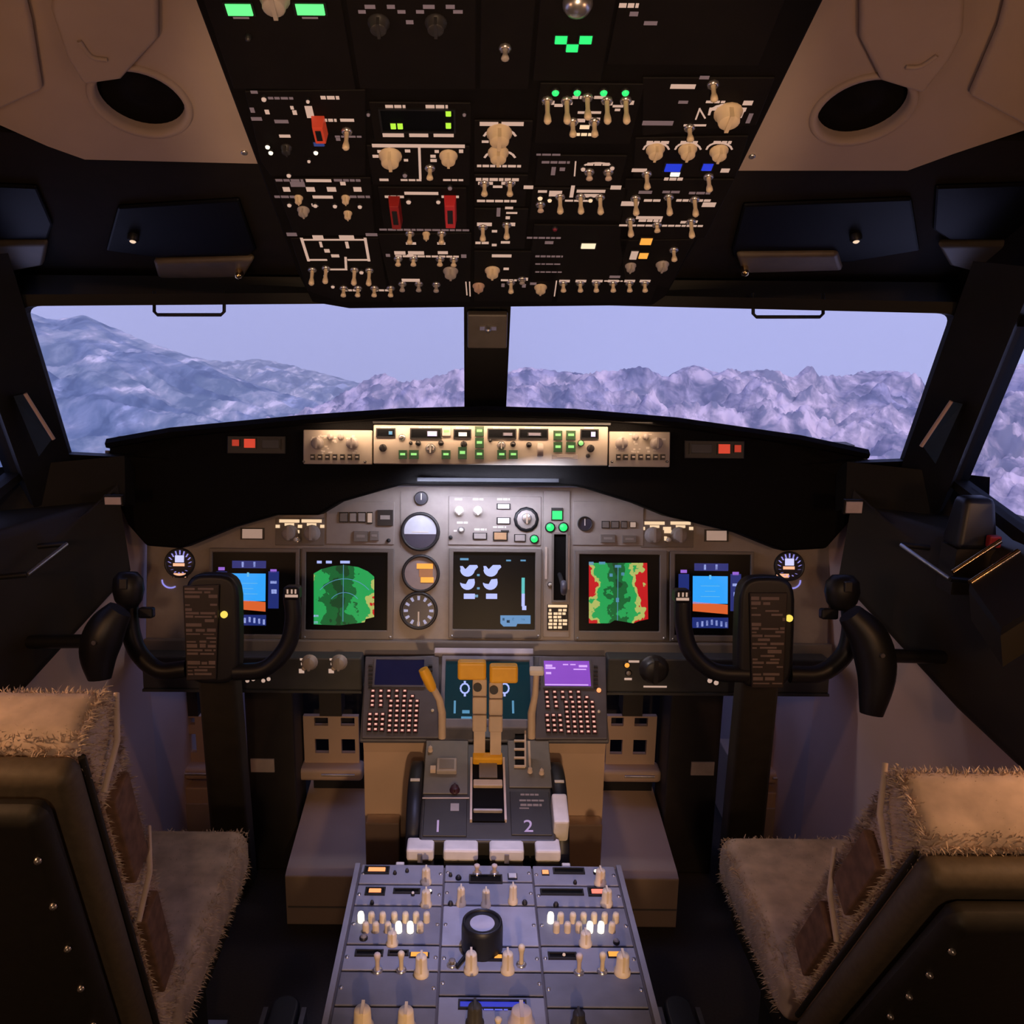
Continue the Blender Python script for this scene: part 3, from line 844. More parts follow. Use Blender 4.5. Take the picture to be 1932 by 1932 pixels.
# fourth column
oh_module((1012, 152, 1204, 268), els=[('r', x, 174, 6, G_green) for x in (1048, 1089, 1139, 1180)] + [('t', 1033, 215, .036), ('t', 1070, 215, .036), ('t', 1109, 208, .034), ('t', 1146, 215, .036), ('t', 1182, 215, .036), ('t', 1081, 246, .024), ('t', 1122, 246, .024)],
          leg=[(1080, 181, 1115, 186), (1121, 181, 1143, 186), (1024, 190, 1046, 197), (1046, 196, 1062, 201), (1060, 192, 1080, 197), (1142, 192, 1156, 198), (1178, 190, 1196, 197), (1156, 198, 1176, 202), (1090, 210, 1104, 214), (1114, 210, 1134, 214), (1160, 205, 1170, 209), (1083, 224, 1104, 230), (1112, 222, 1132, 228)], legw=[(1080, 251, 1126, 256), (1094, 236, 1112, 243)], label='module with a row of tall cream levers under four green lamps')
oh_module((1010, 288, 1178, 348), els=[('t', 1112, 333, .014, M_label), ('t', 1148, 333, .014, M_label), ('r', 1100, 318, 4, G_leg), ('r', 1155, 316, 4, G_leg)], leg=[(1108, 307, 1150, 312)], legd=[(1022, 304, 1075, 308), (1040, 315, 1048, 330), (1056, 316, 1066, 322), (1012, 290, 1060, 293)], extra=[([(1086, 305), (1084, 331)], G_leg, .002), (arc(1128, 316, 29, 9, 20, 160), G_leg, .0025)])
oh_module((1000, 350, 1180, 412), els=[('t', 1020, 394, .014, M_label), ('t', 1057, 390, .030), ('t', 1096, 390, .030), ('t', 1133, 391, .030), ('r', 1019, 373, 5, G_legw), ('r', 1037, 377, 4, G_legw), ('r', 1114, 377, 4, G_legw)], leg=[(988, 350, 1006, 356), (1015, 359, 1032, 363), (1036, 360, 1060, 370), (1088, 358, 1142, 363), (1076, 350, 1083, 372), (1100, 366, 1130, 372), (1066, 377, 1112, 380), (1152, 350, 1172, 357)])
oh_module((1000, 420, 1180, 528), els=[('a', 1094, 456, 1126, 467, glow('white_warm_window', (1, .82, .55), 1.0)), ('r', 1047, 432, 5, mat('dim_red_lamp', (.2, .01, .03), .4))], legd=[(994, 447, 1060, 450), (1028, 455, 1044, 460), (1010, 482, 1062, 485), (1010, 497, 1060, 499), (1010, 512, 1062, 514), (1150, 520, 1170, 524)])
oh_module((1052, 526, 1236, 568), els=[('t', x, 544, .018) for x in (1063, 1095, 1125, 1157, 1188, 1217)], leg=[(x - 10, 528, x + 10, 532) for x in (1065, 1096, 1127, 1157, 1188, 1217)] + [(1140, 529, 1175, 531)], extra=[([(1050, 530), (1046, 558)], G_leg, .002)])
# fifth column
oh_module([(1212, 142), (1462, 142), (1426, 232), (1212, 252)], els=[('t', 1347, 178, .026), ('k', 1375, 225, 21), ('t', 1302, 256, .022)], leg=[(1265, 159, 1312, 167), (1332, 190, 1368, 194), (1402, 190, 1420, 198), (1338, 203, 1358, 208), (1384, 203, 1408, 208), (1396, 208, 1402, 222)], legd=[(1320, 143, 1338, 149), (1280, 190, 1298, 195), (1212, 228, 1270, 236), (1410, 214, 1418, 232)], extra=[([(1313, 224), (1320, 205), (1330, 222)], G_leg, .002), (arc(1372, 215, 34, 18, 20, 180), G_leg, .003), ([(1292, 236), (1330, 236)], G_leg, .003)])
oh_module([(1198, 256), (1412, 252), (1388, 330), (1194, 330)], els=[('k', 1237, 290, 15), ('k', 1298, 290, 15), ('k', 1357, 293, 15), ('a', 1252, 305, 1288, 322, G_blue), ('a', 1323, 305, 1346, 320, G_blue), ('a', 1263, 322, 1284, 330, G_white)], leg=[(1220, 266, 1262, 271), (1284, 266, 1316, 271), (1346, 266, 1380, 271), (1360, 318, 1376, 325)], extra=[(arc(1238, 283, 24, 14, 10, 170), G_leg, .0025), (arc(1298, 283, 24, 14, 10, 170), G_leg, .0025), (arc(1357, 283, 24, 14, 10, 170), G_leg, .0025)], label='module with three cream rotary selectors and blue lights')
oh_module([(1180, 334), (1386, 334), (1330, 446), (1168, 448)], els=[('t', 1221, 345, .026), ('t', 1338, 350, .026), ('t', 1263, 392, .032), ('t', 1200, 393, .03), ('t', 1312, 395, .03), ('t', 1190, 434, .03), ('t', 1240, 432, .014), ('t', 1305, 436, .03)], leg=[(1253, 335, 1288, 340), (1192, 318, 1220, 324), (1172, 380, 1205, 388), (1215, 376, 1250, 380), (1276, 376, 1345, 380), (1325, 382, 1350, 390), (1200, 408, 1250, 413), (1205, 414, 1248, 418), (1168, 424, 1330, 427), (1182, 415, 1195, 420), (1296, 416, 1316, 420), (1284, 417, 1294, 421)], legd=[(1205, 360, 1230, 365), (1250, 360, 1286, 364), (1300, 362, 1340, 366)])
oh_module([(1168, 450), (1310, 448), (1262, 540), (1180, 524)], els=[('a', 1206, 446, 1232, 460, G_amber), ('a', 1188, 470, 1204, 488, G_leg), ('a', 1204, 474, 1224, 486, G_amber), ('k', 1190, 507, 11, M_greyknob), ('k', 1250, 505, 13, M_greyknob), ('t', 1272, 484, .022)], label='module with amber lights')
# silver dome flood lamp at the rear edge, shining down on the pedestal
u, v = OH.uv(1090, 10, .02)
fl = thing('flood_lamp', 'small silver dome flood lamp at the rear of the overhead panel', 'lamp', m=OH.m)
mb = MB(); mb.lathe([(.017, .012), (.017, .016), (.014, .022), (.008, .026), (.0001, .027)], 24, 0, (u, v, .004)); mb.build('dome', M_chrome, fl)
sp_d = bpy.data.lights.new('pedestal_flood', 'SPOT'); sp_d.energy = 42; sp_d.color = (.52, .52, 1.0); sp_d.spot_size = math.radians(31); sp_d.spot_blend = .9; sp_d.shadow_soft_size = .02
so = bpy.data.objects.new('pedestal_flood', sp_d); COL.objects.link(so)
pos = OH.o + OH.u * u + OH.v * v + OH.n * .06
so.location = pos; so.rotation_euler = (Vector((.0, 1.22, .43)) - pos).to_track_quat('-Z', 'Y').to_euler()

# ------------------------------------------------------------------ glareshield
gs = thing('glareshield', 'wide black glareshield hood above the instrument panel', 'glareshield', m=HOOD.m)
top = [(205, 832), (330, 812), (570, 789), (760, 776), (920, 772), (1080, 777), (1270, 793), (1500, 826), (1634, 852)]
bot = [(1634, 890), (1604, 985), (1560, 1035), (1480, 1040), (1400, 1008), (1305, 985), (1262, 975), (1200, 950), (1110, 922), (1080, 916), (760, 914), (730, 922), (640, 948), (600, 972), (520, 972), (430, 998), (340, 1035), (275, 1030), (240, 990), (205, 905)]
mb = MB(); mb.prism(HOOD.poly(top + bot), -.075, 0); mb.build('hood_body', M_softblack, gs, bevel=.006)
# brow along the top edge that overhangs the panel
mb = MB(); n = len(top)
tp = HOOD.poly(top)
lo = []
for i, (u, v) in enumerate(tp):
    w = .040 if 1 <= i <= n - 2 else .020
    lo.append([(u, v - .016, -.02), (u, v - .014, w - .006), (u, v - .006, w), (u, v + .004, w - .008), (u, v + .006, -.06), (u, v - .005, -.10)])
loft(mb, lo); mb.build('brow', M_softblack, gs)
for x, y0, y1 in ((203, 850, 898), (1632, 862, 912)):
    u0, v0, u1, v1 = HOOD.rect(x - 3, y0, x + 3, y1); mb = MB(); mb.box(u0, v0, -.02, u1, v1, .004); mb.build('end_strip', M_mipdark, gs)
u0, v0, u1, v1 = HOOD.rect(788, 902, 1053, 909)
mb = MB(); mb.box(u0, v0, .0, u1, v1, .014); mb.build('light_shelf', mat('shelf_metal', (.018, .019, .022), .6, spec=.1), gs, label='bright metal strip under the mode control panel')
for nm, x0, x1 in (('captain', 430, 540), ('first officer', 1290, 1403)):
    s = -1 if x0 < 900 else 1
    dy = 0 if s < 0 else 9
    wl = thing('warning_light_unit', 'black warning light unit with red lenses on the glareshield, %s side' % nm, 'warning light', 'glareshield warning lights', m=HOOD.m)
    u0, v0, u1, v1 = HOOD.rect(x0, 822 + dy, x1, 857 + dy); mb = MB(); mb.box(u0, v0, 0, u1, v1, .008); mb.build('housing', M_black, wl, bevel=.002)
    if s < 0: R = [(437, 828, 453, 843, G_redl), (459, 826, 484, 847, glow('red_lens', (.75, .06, .03), .8)), (492, 828, 530, 848, M_lowpanel)]
    else: R = [(1384, 838, 1399, 855, G_redl), (1353, 836, 1379, 858, glow('red_lens', (.75, .06, .03), .8)), (1300, 836, 1346, 857, M_lowpanel)]
    for r in R: element(HOOD, wl, ('a',) + r, .008)

# flood under the brow for the mode panel
fl = thing('panel_flood_strip', 'thin warm flood strip under the glareshield brow', 'lamp', m=HOOD.m)
u0, v0, u1, v1 = HOOD.rect(705, 797, 1150, 801)
mb = MB(); mb.box(u0, v0, .010, u1, v1, .016); mb.build('strip_housing', M_black, fl)
def area(name, pos, target, sx, sy, energy, col, parent=None):
    d = bpy.data.lights.new(name, 'AREA'); d.shape = 'RECTANGLE'; d.size = sx; d.size_y = sy; d.energy = energy; d.color = col
    o = bpy.data.objects.new(name, d); COL.objects.link(o)
    o.location = pos
    z = -(Vector(target) - Vector(pos)).normalized(); x = Vector((1, 0, 0)); y = z.cross(x).normalized(); x = y.cross(z)
    o.rotation_euler = Matrix((x, y, z)).transposed().to_euler()
    return o
def on(P, px, py, w): 
    u, v = P.uv(px, py, w); return P.o + P.u * u + P.v * v + P.n * w
area('mode_panel_flood', on(HOOD, 918, 799, .036), on(HOOD, 918, 858, 0), .66, .008, .60, (1.0, .66, .42))

# mode control panel and the two display control panels
def el_mcp():
    mc = thing('mode_control_panel', 'long warm-lit autopilot mode control panel under the glareshield brow', 'control panel', m=HOOD.m)
    P = HOOD
    o = module(P, mc, (705, 803, 1146, 878), m=M_mcp, d=.012, name='face_plate', bev=.0015)
    d = .012
    G_b = G_greend
    bt = lambda *r: ('b',) + r + (mat('green_black_button', (.02, .05, .02), .4, emit=(.02, .07, .025), power=.5), glow('button_green', (.30, .75, .22), 1.0))
    els = [bt(752, 849, 768, 866), bt(772, 849, 790, 866), bt(833, 849, 850, 866), bt(864, 843, 881, 866), bt(896, 804, 913, 823), bt(896, 826, 913, 845), bt(896, 848, 913, 866), bt(938, 849, 955, 866), bt(960, 849, 977, 866),
           bt(1044, 812, 1061, 830), bt(1068, 812, 1086, 830), bt(1044, 834, 1061, 853), bt(1068, 834, 1086, 853),
           ('b', 834, 805, 851, 823, M_greyknob, glow('button_green', (.30, .75, .22), 1.0)), ('r', 1096, 836, 5, glow('button_green', (.30, .75, .22), 1.0)),
           ('w', 712, 810, 744, 823), ('w', 776, 810, 831, 826), ('w', 858, 812, 887, 825), ('w', 922, 811, 972, 826), ('w', 981, 811, 1032, 826), ('w', 1097, 812, 1127, 826),
           ('a', 805, 813, 826, 824, G_lilac), ('a', 733, 813, 741, 821, G_teal), ('a', 864, 815, 882, 824, G_white), ('a', 948, 816, 968, 823, glow('dim_digits', (.30, .24, .26), .7)), ('a', 995, 816, 1022, 823, glow('dim_digits', (.30, .24, .26), .7)), ('a', 1114, 814, 1124, 825, G_lilac),
           ('k', 722, 845, 7, M_darkknob), ('k', 812, 846, 9, M_chrome), ('k', 1115, 846, 7, M_darkknob), ('k', 946, 840, 8, M_chrome), ('k', 875, 838, 6, M_darkknob),
           ('t', 758, 825, .016, M_chrome), ('r', 775, 836, 3, M_darkknob), ('r', 789, 836, 4, M_darkknob), ('r', 832, 836, 4, M_darkknob), ('r', 968, 838, 4, M_darkknob), ('r', 925, 831, 3, M_darkknob), ('r', 998, 839, 4, M_darkknob), ('k', 1110, 860, 4, M_darkknob),
           ('b', 1041, 857, 1090, 867, M_greyknob, M_mcp)]
    for e in els: element(P, o, e, d)
    u0, v0, u1, v1 = P.rect(1012, 833, 1026, 866, d)
    mb = MB(); mb.lathe([(.013, -.006), (.0145, -.004), (.0145, .004), (.013, .006)], 20, 0, ((u0 + u1) / 2, (v0 + v1) / 2, d - .004), axis='x'); mb.build('thumb_wheel', M_greyknob, o)
    legends(P, o, [(718, 806, 738, 808), (790, 805, 812, 808), (860, 806, 884, 809), (930, 806, 962, 809), (990, 806, 1022, 809), (1102, 806, 1120, 809)], M_white, d, 'white_legend')
    for x0, y0, x1, y1, nm in ((573, 811, 704, 877, 'captain'), (1147, 814, 1263, 882, 'first officer')):
        s = -1 if x0 < 900 else 1
        c = thing('display_control_panel', 'grey display control panel with two round selectors, %s side' % nm, 'control panel', 'display control panels', m=HOOD.m)
        o = module(P, c, (x0, y0, x1, y1), m=M_mcp, d=.010, name='face_plate', bev=.0015)
        cx = (x0 + x1) / 2 - (8 if s < 0 else -2)
        for dx in (-33, 33):
            element(P, o, ('k', cx + dx, 836, 11, M_greyknob, .016), .010)
            element(P, o, ('r', cx + dx, 837, 4, M_darkknob), .016)
        for dx, dy in ((-8, 824), (12, 824)): element(P, o, ('k', cx + dx, dy, 6, M_greyknob), .010)
        for k in range(7): element(P, o, ('b', cx - 45 + k * 14, 857, cx - 36 + k * 14, 868, M_darkknob, M_white), .010)
        rects = []
        rng = random.Random(5 + s)
        for k in range(34):
            a = cx + rng.uniform(-46, 44); b = rng.uniform(818, 854)
            rects.append((a, b, a + rng.uniform(3, 7), b + rng.uniform(2, 4)))
        legends(P, o, rects, M_white, .010, 'white_legend', gaps=False)
        for dx in (-58, 58) if s < 0 else (-52, 52): element(P, o, ('r', cx + dx, 871, 2, M_chrome), .010)
el_mcp()

# ------------------------------------------------------------------ main instrument panel
ip = thing('instrument_panel', 'grey main instrument panel carrying five displays and round gauges', 'instrument panel', m=MIP.m)
mb = MB(); mb.prism(MIP.poly([(278, 915), (1570, 920), (1562, 1226), (274, 1222)]), -.03, 0); mb.build('backing_plate', M_mip, ip, bevel=.003)
# raised plates
PL = lambda *px, **k: module(MIP, ip, px, m=k.pop('m', M_mip), d=k.pop('d', .003), name='panel_plate', **k)
pl_left = PL(615, 945, 745, 1028, els=[('a', 640, 966, 657, 986, M_mipdark), ('a', 659, 966, 673, 986, M_greyknob), ('a', 675, 966, 690, 986, M_greyknob), ('a', 693, 966, 703, 988, glow('pale_window', (.6, .42, .34), .6)), ('b', 712, 962, 742, 992, M_darkknob, M_greyknob), ('b', 668, 1002, 694, 1022, M_mipdark, M_mip), ('b', 698, 1002, 715, 1020, M_mipdark, M_mip), ('r', 733, 1020, 3, M_darkknob)])
pl_mid = PL(845, 935, 1022, 1030, els=[('k', 866, 964, 9, M_white, .016), ('k', 902, 964, 9, M_white, .016), ('a', 937, 950, 963, 961, M_white), ('a', 937, 976, 963, 989, M_white), ('a', 892, 1005, 919, 1018, M_greyknob), ('a', 930, 1003, 958, 1020, mat('amber_caption', (.55, .32, .16), .5)), ('r', 993, 980, 19, M_greyknob), ('k', 994, 978, 11, M_chrome, .012), ('r', 1008, 1017, 7, G_green), ('a', 970, 1008, 992, 1022, M_greyknob), ('t', 870, 1000, .02, M_white), ('r', 850, 1014, 3, M_darkknob), ('a', 945, 1000, 960, 1004, M_darkknob)], bev=.0015)
legends(MIP, pl_mid, [(858, 940, 872, 944), (892, 940, 912, 944), (938, 940, 962, 944), (856, 1000, 862, 1003), (895, 997, 918, 1001), (862, 984, 885, 988), (930, 993, 955, 996)], M_white, .003, 'white_legend')
pl_gear = PL(1024, 925, 1076, 1203, els=[('a', 1040, 962, 1062, 982, G_green), ('r', 1038, 995, 8, G_green), ('r', 1063, 995, 8, G_green), ('b', 1040, 958, 1062, 964, M_darkknob, M_darkknob), ('r', 1038, 1103, 4, M_white)])
pl_right = PL(1080, 945, 1215, 1030, els=[('a', 1135, 983, 1150, 997, M_mipdark), ('a', 1153, 983, 1168, 997, M_mipdark), ('a', 1172, 983, 1183, 997, M_mipdark), ('a', 1188, 984, 1200, 996, glow('pale_window', (.6, .42, .34), .6)), ('b', 1133, 1008, 1160, 1024, M_mipdark, M_mip), ('b', 1174, 1010, 1200, 1024, M_mipdark, M_mip)])
for e in (('a', 454, 996, 499, 1018, glow('lit_caption', (.55, .36, .28), .55)), ('a', 1329, 999, 1374, 1022, glow('lit_caption', (.55, .36, .28), .55))):
    element(MIP, ip, e)
# selector pairs with cream legends
for xs, y in (((545, 587), 1000), ((1234, 1283), 1004)):
    for x in xs:
        pl = module(MIP, ip, (x - 26, y - 24, x + 26, y + 30), m=M_mipdark, d=.002, name='selector_plate')
        element(MIP, pl, ('k', x, y + 6, 15, M_greyknob, .020), .002)
        legends(MIP, pl, [(x - 18, y - 20, x + 20, y - 14), (x - 8, y - 13, x + 10, y - 8), (x - 25, y - 10, x - 17, y - 4), (x + 17, y - 10, x + 25, y - 4)], G_legw, .0022, gaps=False)
    x = xs[0] + 14 if y == 1000 else xs[1] - 22
    element(MIP, ip, ('t', x, 1018, .022, M_white)); legends(MIP, ip, [(x - 8, 1000, x + 6, 1006), (x - 8, 1012, x - 3, 1020)], G_legw, .004, gaps=False)
for x in (756, 1025):
    lines(MIP, ip, [(x, 928), (x, 1032)], M_mipdark, .0005, .0015, name='panel_seam')
# lower ledge of the panel
u0, v0, u1, v1 = MIP.rect(276, 1208, 1564, 1236)
mb = MB(); mb.box(u0, v0, 0, u1, v1, .022); mb.build('lower_ledge', M_mipdark, ip, bevel=.004)

# display units
def display(px, scr, label, gfx, group='flat displays on the instrument panel'):
    t = thing('display_unit', label, 'display', group, m=MIP.m)
    o, i = MIP.rect(*px), MIP.rect(*scr)
    mb = MB(); mb.frame(o, i, 0, .010); mb.build('bezel', M_mipdark, t, bevel=.002)
    mb = MB(); mb.box(i[0], i[1], .001, i[2], i[3], .004); sc = mb.build('screen', M_screenoff, t)
    gfx(sc)
    for x, y in ((px[0] + 6, px[3] - 5), (px[2] - 6, px[3] - 5)):
        u, v = MIP.uv(x, y); mb = MB(); mb.lathe([(.003, 0), (.003, .0115), (.0001, .012)], 8, 0, (u, v, 0)); mb.build('screw', M_chrome, t)
    return t
Z = .0042
def patch(par, polys, m, name='screen_graphic'):
    mb = MB()
    for p in polys:
        if len(p) == 4 and not isinstance(p[0], tuple):
            u0, v0, u1, v1 = MIP.rect(*p, Z); p = [(u0, v0), (u1, v0), (u1, v1), (u0, v1)]
            mb.prism(p, Z, Z + .0003)
        else:
            mb.prism(MIP.poly(p, Z), Z, Z + .0003)
    o = mb.build(name, m, par); o['kind'] = 'stuff'
    return o
uL = MIP.uv(655, 1120)[0]; uR = MIP.uv(1167, 1120)[0]
M_mapL = map_mat('radar_map_captain', uL - .016, 7.2, .62, 42, 3.0)
M_mapR = map_mat('radar_map_officer', uR - .006, 9.5, .74, 38, 8.0)
def nd_left(sc):
    patch(sc, [[(592, 1178), (592, 1082), (606, 1074), (628, 1068), (650, 1066), (676, 1070), (694, 1078), (706, 1088), (706, 1164), (690, 1168), (688, 1174), (640, 1180)]], M_mapL)
    patch(sc, [(598, 1058, 607, 1063), (615, 1058, 626, 1063), (642, 1058, 660, 1063), (592, 1160, 601, 1164), (592, 1172, 600, 1177)], G_pale)
    lines(MIP, sc, arc(650, 1150, 60, 58, 40, 140), G_teal, Z + .0004, .0012, name='range_arc'); lines(MIP, sc, arc(650, 1150, 32, 32, 40, 140), G_teal, Z + .0004, .0012, name='range_arc')
    lines(MIP, sc, [(648, 1066), (647, 1172)], G_teal, Z + .0004, .0012, name='track_line')
def nd_right(sc):
    patch(sc, [[(1111, 1176), (1111, 1062), (1221, 1062), (1223, 1168), (1205, 1172), (1195, 1176), (1160, 1170), (1150, 1176)]], M_mapR)
    patch(sc, [(1111, 1060, 1120, 1066), (1130, 1060, 1142, 1065), (1160, 1066, 1172, 1071), (1150, 1082, 1156, 1088), (1172, 1080, 1178, 1086), (1162, 1128, 1168, 1136)], G_teal)
    lines(MIP, sc, [(1166, 1068), (1165, 1170)], G_teal, Z + .0004, .0012, name='track_line')
def eicas(sc):
    sec = []
    for cx, a0 in ((882, 0), (926, 0)):
        sec.append([(cx - 14, 1068)] + [(cx - 14 + 1, 1074)] + arc(cx, 1074, 14, 14, 190, 350) + [(cx + 20, 1070), (cx + 18, 1066), (cx + 4, 1066), (cx - 4, 1074), (cx - 9, 1068)])
    patch(sc, sec, G_pale)
    sec = []
    for cx in (882, 925):
        sec.append(arc(cx, 1099, 14, 14, 180, 360) + [(cx + 13, 1092), (cx + 2, 1093), (cx - 3, 1102), (cx - 10, 1101)])
    patch(sc, sec, G_pale)
    patch(sc, [(875, 1120, 896, 1130), (917, 1120, 938, 1130), (985, 1143, 993, 1151)], G_pale)
    patch(sc, [(868, 1053, 884, 1057), (955, 1056, 964, 1059), (982, 1056, 992, 1059), (900, 1083, 905, 1087), (900, 1108, 905, 1112), (896, 1122, 902, 1127)], G_teal)
    patch(sc, [(984, 1090, 990, 1120)], glow('cyan_bar', (.08, .55, .55), .8)); patch(sc, [(984, 1120, 990, 1144)], G_pale)
    patch(sc, [[(944, 1161), (1001, 1161), (1001, 1177), (976, 1177), (974, 1182), (950, 1182), (944, 1176)]], glow('steel_blue_block', (.06, .24, .50), .9))
    patch(sc, [(948, 1166, 952, 1171), (966, 1165, 970, 1172), (956, 1170, 962, 1175), (983, 1167, 990, 1170)], M_screenoff)
def pfd(x, y):
    def g(sc):
        patch(sc, [(x - 33, y - 36, x + 33, y + 16)], G_sky)
        patch(sc, [[(x - 33, y + 12), (x + 33, y + 18), (x + 33, y + 36), (x - 33, y + 30)]], G_ground)
        patch(sc, [(x - 30, y - 60, x + 34, y - 46), (x + 38, y - 40, x + 58, y + 30), (x - 60, y - 40, x - 40, y + 30), (x - 34, y + 42, x + 34, y + 62)], G_navy)
        rr = [(x + 42, y - 22, x + 54, y - 17), (x + 44, y - 6, x + 54, y + 2), (x - 12, y - 58, x - 8, y - 48), (x + 10, y - 58, x + 14, y - 48), (x - 56, y - 10, x - 44, y - 4)]
        rr += [(x - 26 + 9 * k, y + 46 + abs(k - 3) * 1.5, x - 22 + 9 * k, y + 56 + abs(k - 3) * 1.5) for k in range(7)]
        patch(sc, rr, G_pale)
        patch(sc, [(x - 18, y - 18, x + 18, y - 17), (x - 10, y - 8, x + 10, y - 7), (x - 18, y + 2, x + 18, y + 3), (x - 2, y - 38, x + 2, y - 30)], glow('pale_cyan', (.2, .6, .8), .8))
        patch(sc, [(x + 42, y - 44, x + 54, y - 38), (x - 56, y - 48, x - 44, y - 42)], glow('violet_mark', (.35, .15, .75), .8))
    return g
display((570, 1034, 743, 1206), (578, 1042, 731, 1188), 'captain navigation display with mostly green radar map', nd_left)
display((847, 1034, 1021, 1204), (855, 1042, 1009, 1187), 'centre engine display with pale blue dials on black', eicas)
display((1083, 1038, 1257, 1208), (1092, 1046, 1243, 1190), 'first officer navigation display with red and green radar map', nd_right)
display((396, 1034, 566, 1206), (402, 1042, 558, 1196), 'captain flight display with blue sky and orange ground', pfd(468, 1118))
display((1262, 1040, 1420, 1210), (1272, 1046, 1414, 1198), 'first officer flight display with blue sky and orange ground', pfd(1340, 1123))

# round gauges
def gauge(x, y, rpx, label, face, group='round gauges'):
    t = thing('round_gauge', label, 'gauge', group, m=MIP.m)
    u, v = MIP.uv(x, y); r = rpx * 1.92 / F
    mb = MB(); mb.lathe([(r * 1.10, 0), (r * 1.08, .008), (r * .98, .010), (r * .92, .006), (r * .92, .003)], 32, 0, (u, v, 0))
    mb.f.pop(); mb.mi.pop(); mb.sm.pop(); mb.f.pop(); mb.mi.pop(); mb.sm.pop()
    mb.build('rim', M_darkknob, t)
    face(t, u, v, r * .92)
    return t
def disc(par, u, v, r, m, z=.003, name='dial_face', a0=0, a1=360, n=28):
    pts = [(u + r * math.cos(math.radians(a0 + (a1 - a0) * k / n)), v + r * math.sin(math.radians(a0 + (a1 - a0) * k / n))) for k in range(n + (0 if a1 - a0 >= 360 else 1))]
    mb = MB(); mb.prism(pts, z, z + .0008); return mb.build(name, m, par)
def f_att(t, u, v, r):
    disc(t, u, v, r, mat('dial_dark_blue', (.05, .05, .09), .3)); disc(t, u, v + r * .02, r * .97, mat('dial_pale_sky', (.62, .64, .72), .4, emit=(.5, .5, .7), power=.18), .0036, 'sky_half', -10, 190)
    mb = MB(); mb.box(u - r * .5, v - r * .05, .005, u + r * .5, v, .0056); mb.build('aircraft_bar', M_white, t)
def f_radio(t, u, v, r):
    disc(t, u, v, r, mat('dial_mauve', (.38, .30, .30), .4)); mb = MB()
    mb.box(u - r * .25, v + r * .30, .0042, u + r * .75, v + r * .62, .005); mb.box(u, v - r * .55, .0042, u + r * .8, v - r * .22, .005); mb.build('lit_readout', G_amber, t)
    mb = MB(); mb.box(u - r * .1, v - r * .2, .004, u + r * .75, v + r * .28, .0044); mb.build('amber_card', glow('amber_dim', (.42, .17, .08), .7), t)
def f_dial(t, u, v, r):
    disc(t, u, v, r, mat('dial_navy', (.025, .025, .05), .3)); mb = MB()
    for k in range(12):
        a = math.radians(k * 30); c, s_ = math.cos(a), math.sin(a)
        q = [(u + r * (.66 * c - .07 * s_), v + r * (.66 * s_ + .07 * c)), (u + r * (.66 * c + .07 * s_), v + r * (.66 * s_ - .07 * c)), (u + r * (.92 * c + .09 * s_), v + r * (.92 * s_ - .09 * c)), (u + r * (.92 * c - .09 * s_), v + r * (.92 * s_ + .09 * c))]
        mb.prism(q, .0042, .0048)
    mb.build('dial_marks', glow('dial_lilac', (.42, .42, .66), .7), t)
    mb = MB(); mb.box(u - r * .05, v - r * .95, .005, u + r * .05, v - r * .05, .006); mb.build('pointer', M_white, t)
def f_small(t, u, v, r):
    disc(t, u, v, r, mat('dial_navy', (.025, .025, .05), .3)); mb = MB(); mb.box(u - r * .08, v - r * .3, .0045, u + r * .08, v + r * .8, .0052); mb.build('pointer', M_white, t)
def f_clock(t, u, v, r):
    disc(t, u, v, r, mat('dial_navy', (.025, .025, .05), .3)); mb = MB()
    for k in range(16):
        a = math.radians(-20 + k * 22); c, s_ = math.cos(a), math.sin(a); mb.prism([(u + r * .7 * c - .001, v + r * .7 * s_ - .001), (u + r * .7 * c + .002, v + r * .7 * s_ - .001), (u + r * .92 * c + .002, v + r * .92 * s_ + .002), (u + r * .92 * c - .001, v + r * .92 * s_ + .002)], .0042, .0048)
    mb.build('dial_marks', glow('dial_violet', (.30, .28, .8), .9), t)
    mb = MB(); mb.box(u - r * .35, v + r * .05, .005, u + r * .35, v + r * .6, .0056); mb.build('upper_readout', glow('clock_white', (.65, .65, 1), 1.0), t)
    mb = MB(); mb.box(u - r * .5, v - r * .25, .005, u + r * .4, v - r * .02, .0056); mb.build('lower_readout', glow('clock_orange', (1, .5, .3), 1.0), t)
gauge(793, 1003, 34, 'round standby horizon gauge with pale upper half', f_att)
gauge(794, 1082, 33, 'round radio compass gauge with glowing amber readouts', f_radio)
gauge(790, 1152, 33, 'round dark dial with twelve pale marks and white pointer', f_dial)
gauge(795, 940, 12, 'small dark round dial at the top of the centre panel', f_small)
gauge(1103, 988, 13, 'small dark round dial beside the green gear lights', f_small)
gauge(340, 1062, 26, 'violet lit clock beside the captain flight display', f_clock, 'panel clocks')
gauge(1488, 1068, 26, 'violet lit clock beside the first officer flight display', f_clock, 'panel clocks')
for x, y in ((340, 1085), (1476, 1086)):
    element(MIP, ip, ('a', x - 14, y - 5, x + 14, y + 5, glow('clock_orange', (1, .5, .3), 1.0)))
    lines(MIP, ip, arc(x - 18 if x < 900 else x + 18, y + 10, 16, 14, 180, 300) if x < 900 else arc(x + 18, y + 10, 16, 14, 240, 360), glow('dial_violet', (.30, .28, .8), .9), .001, .003)

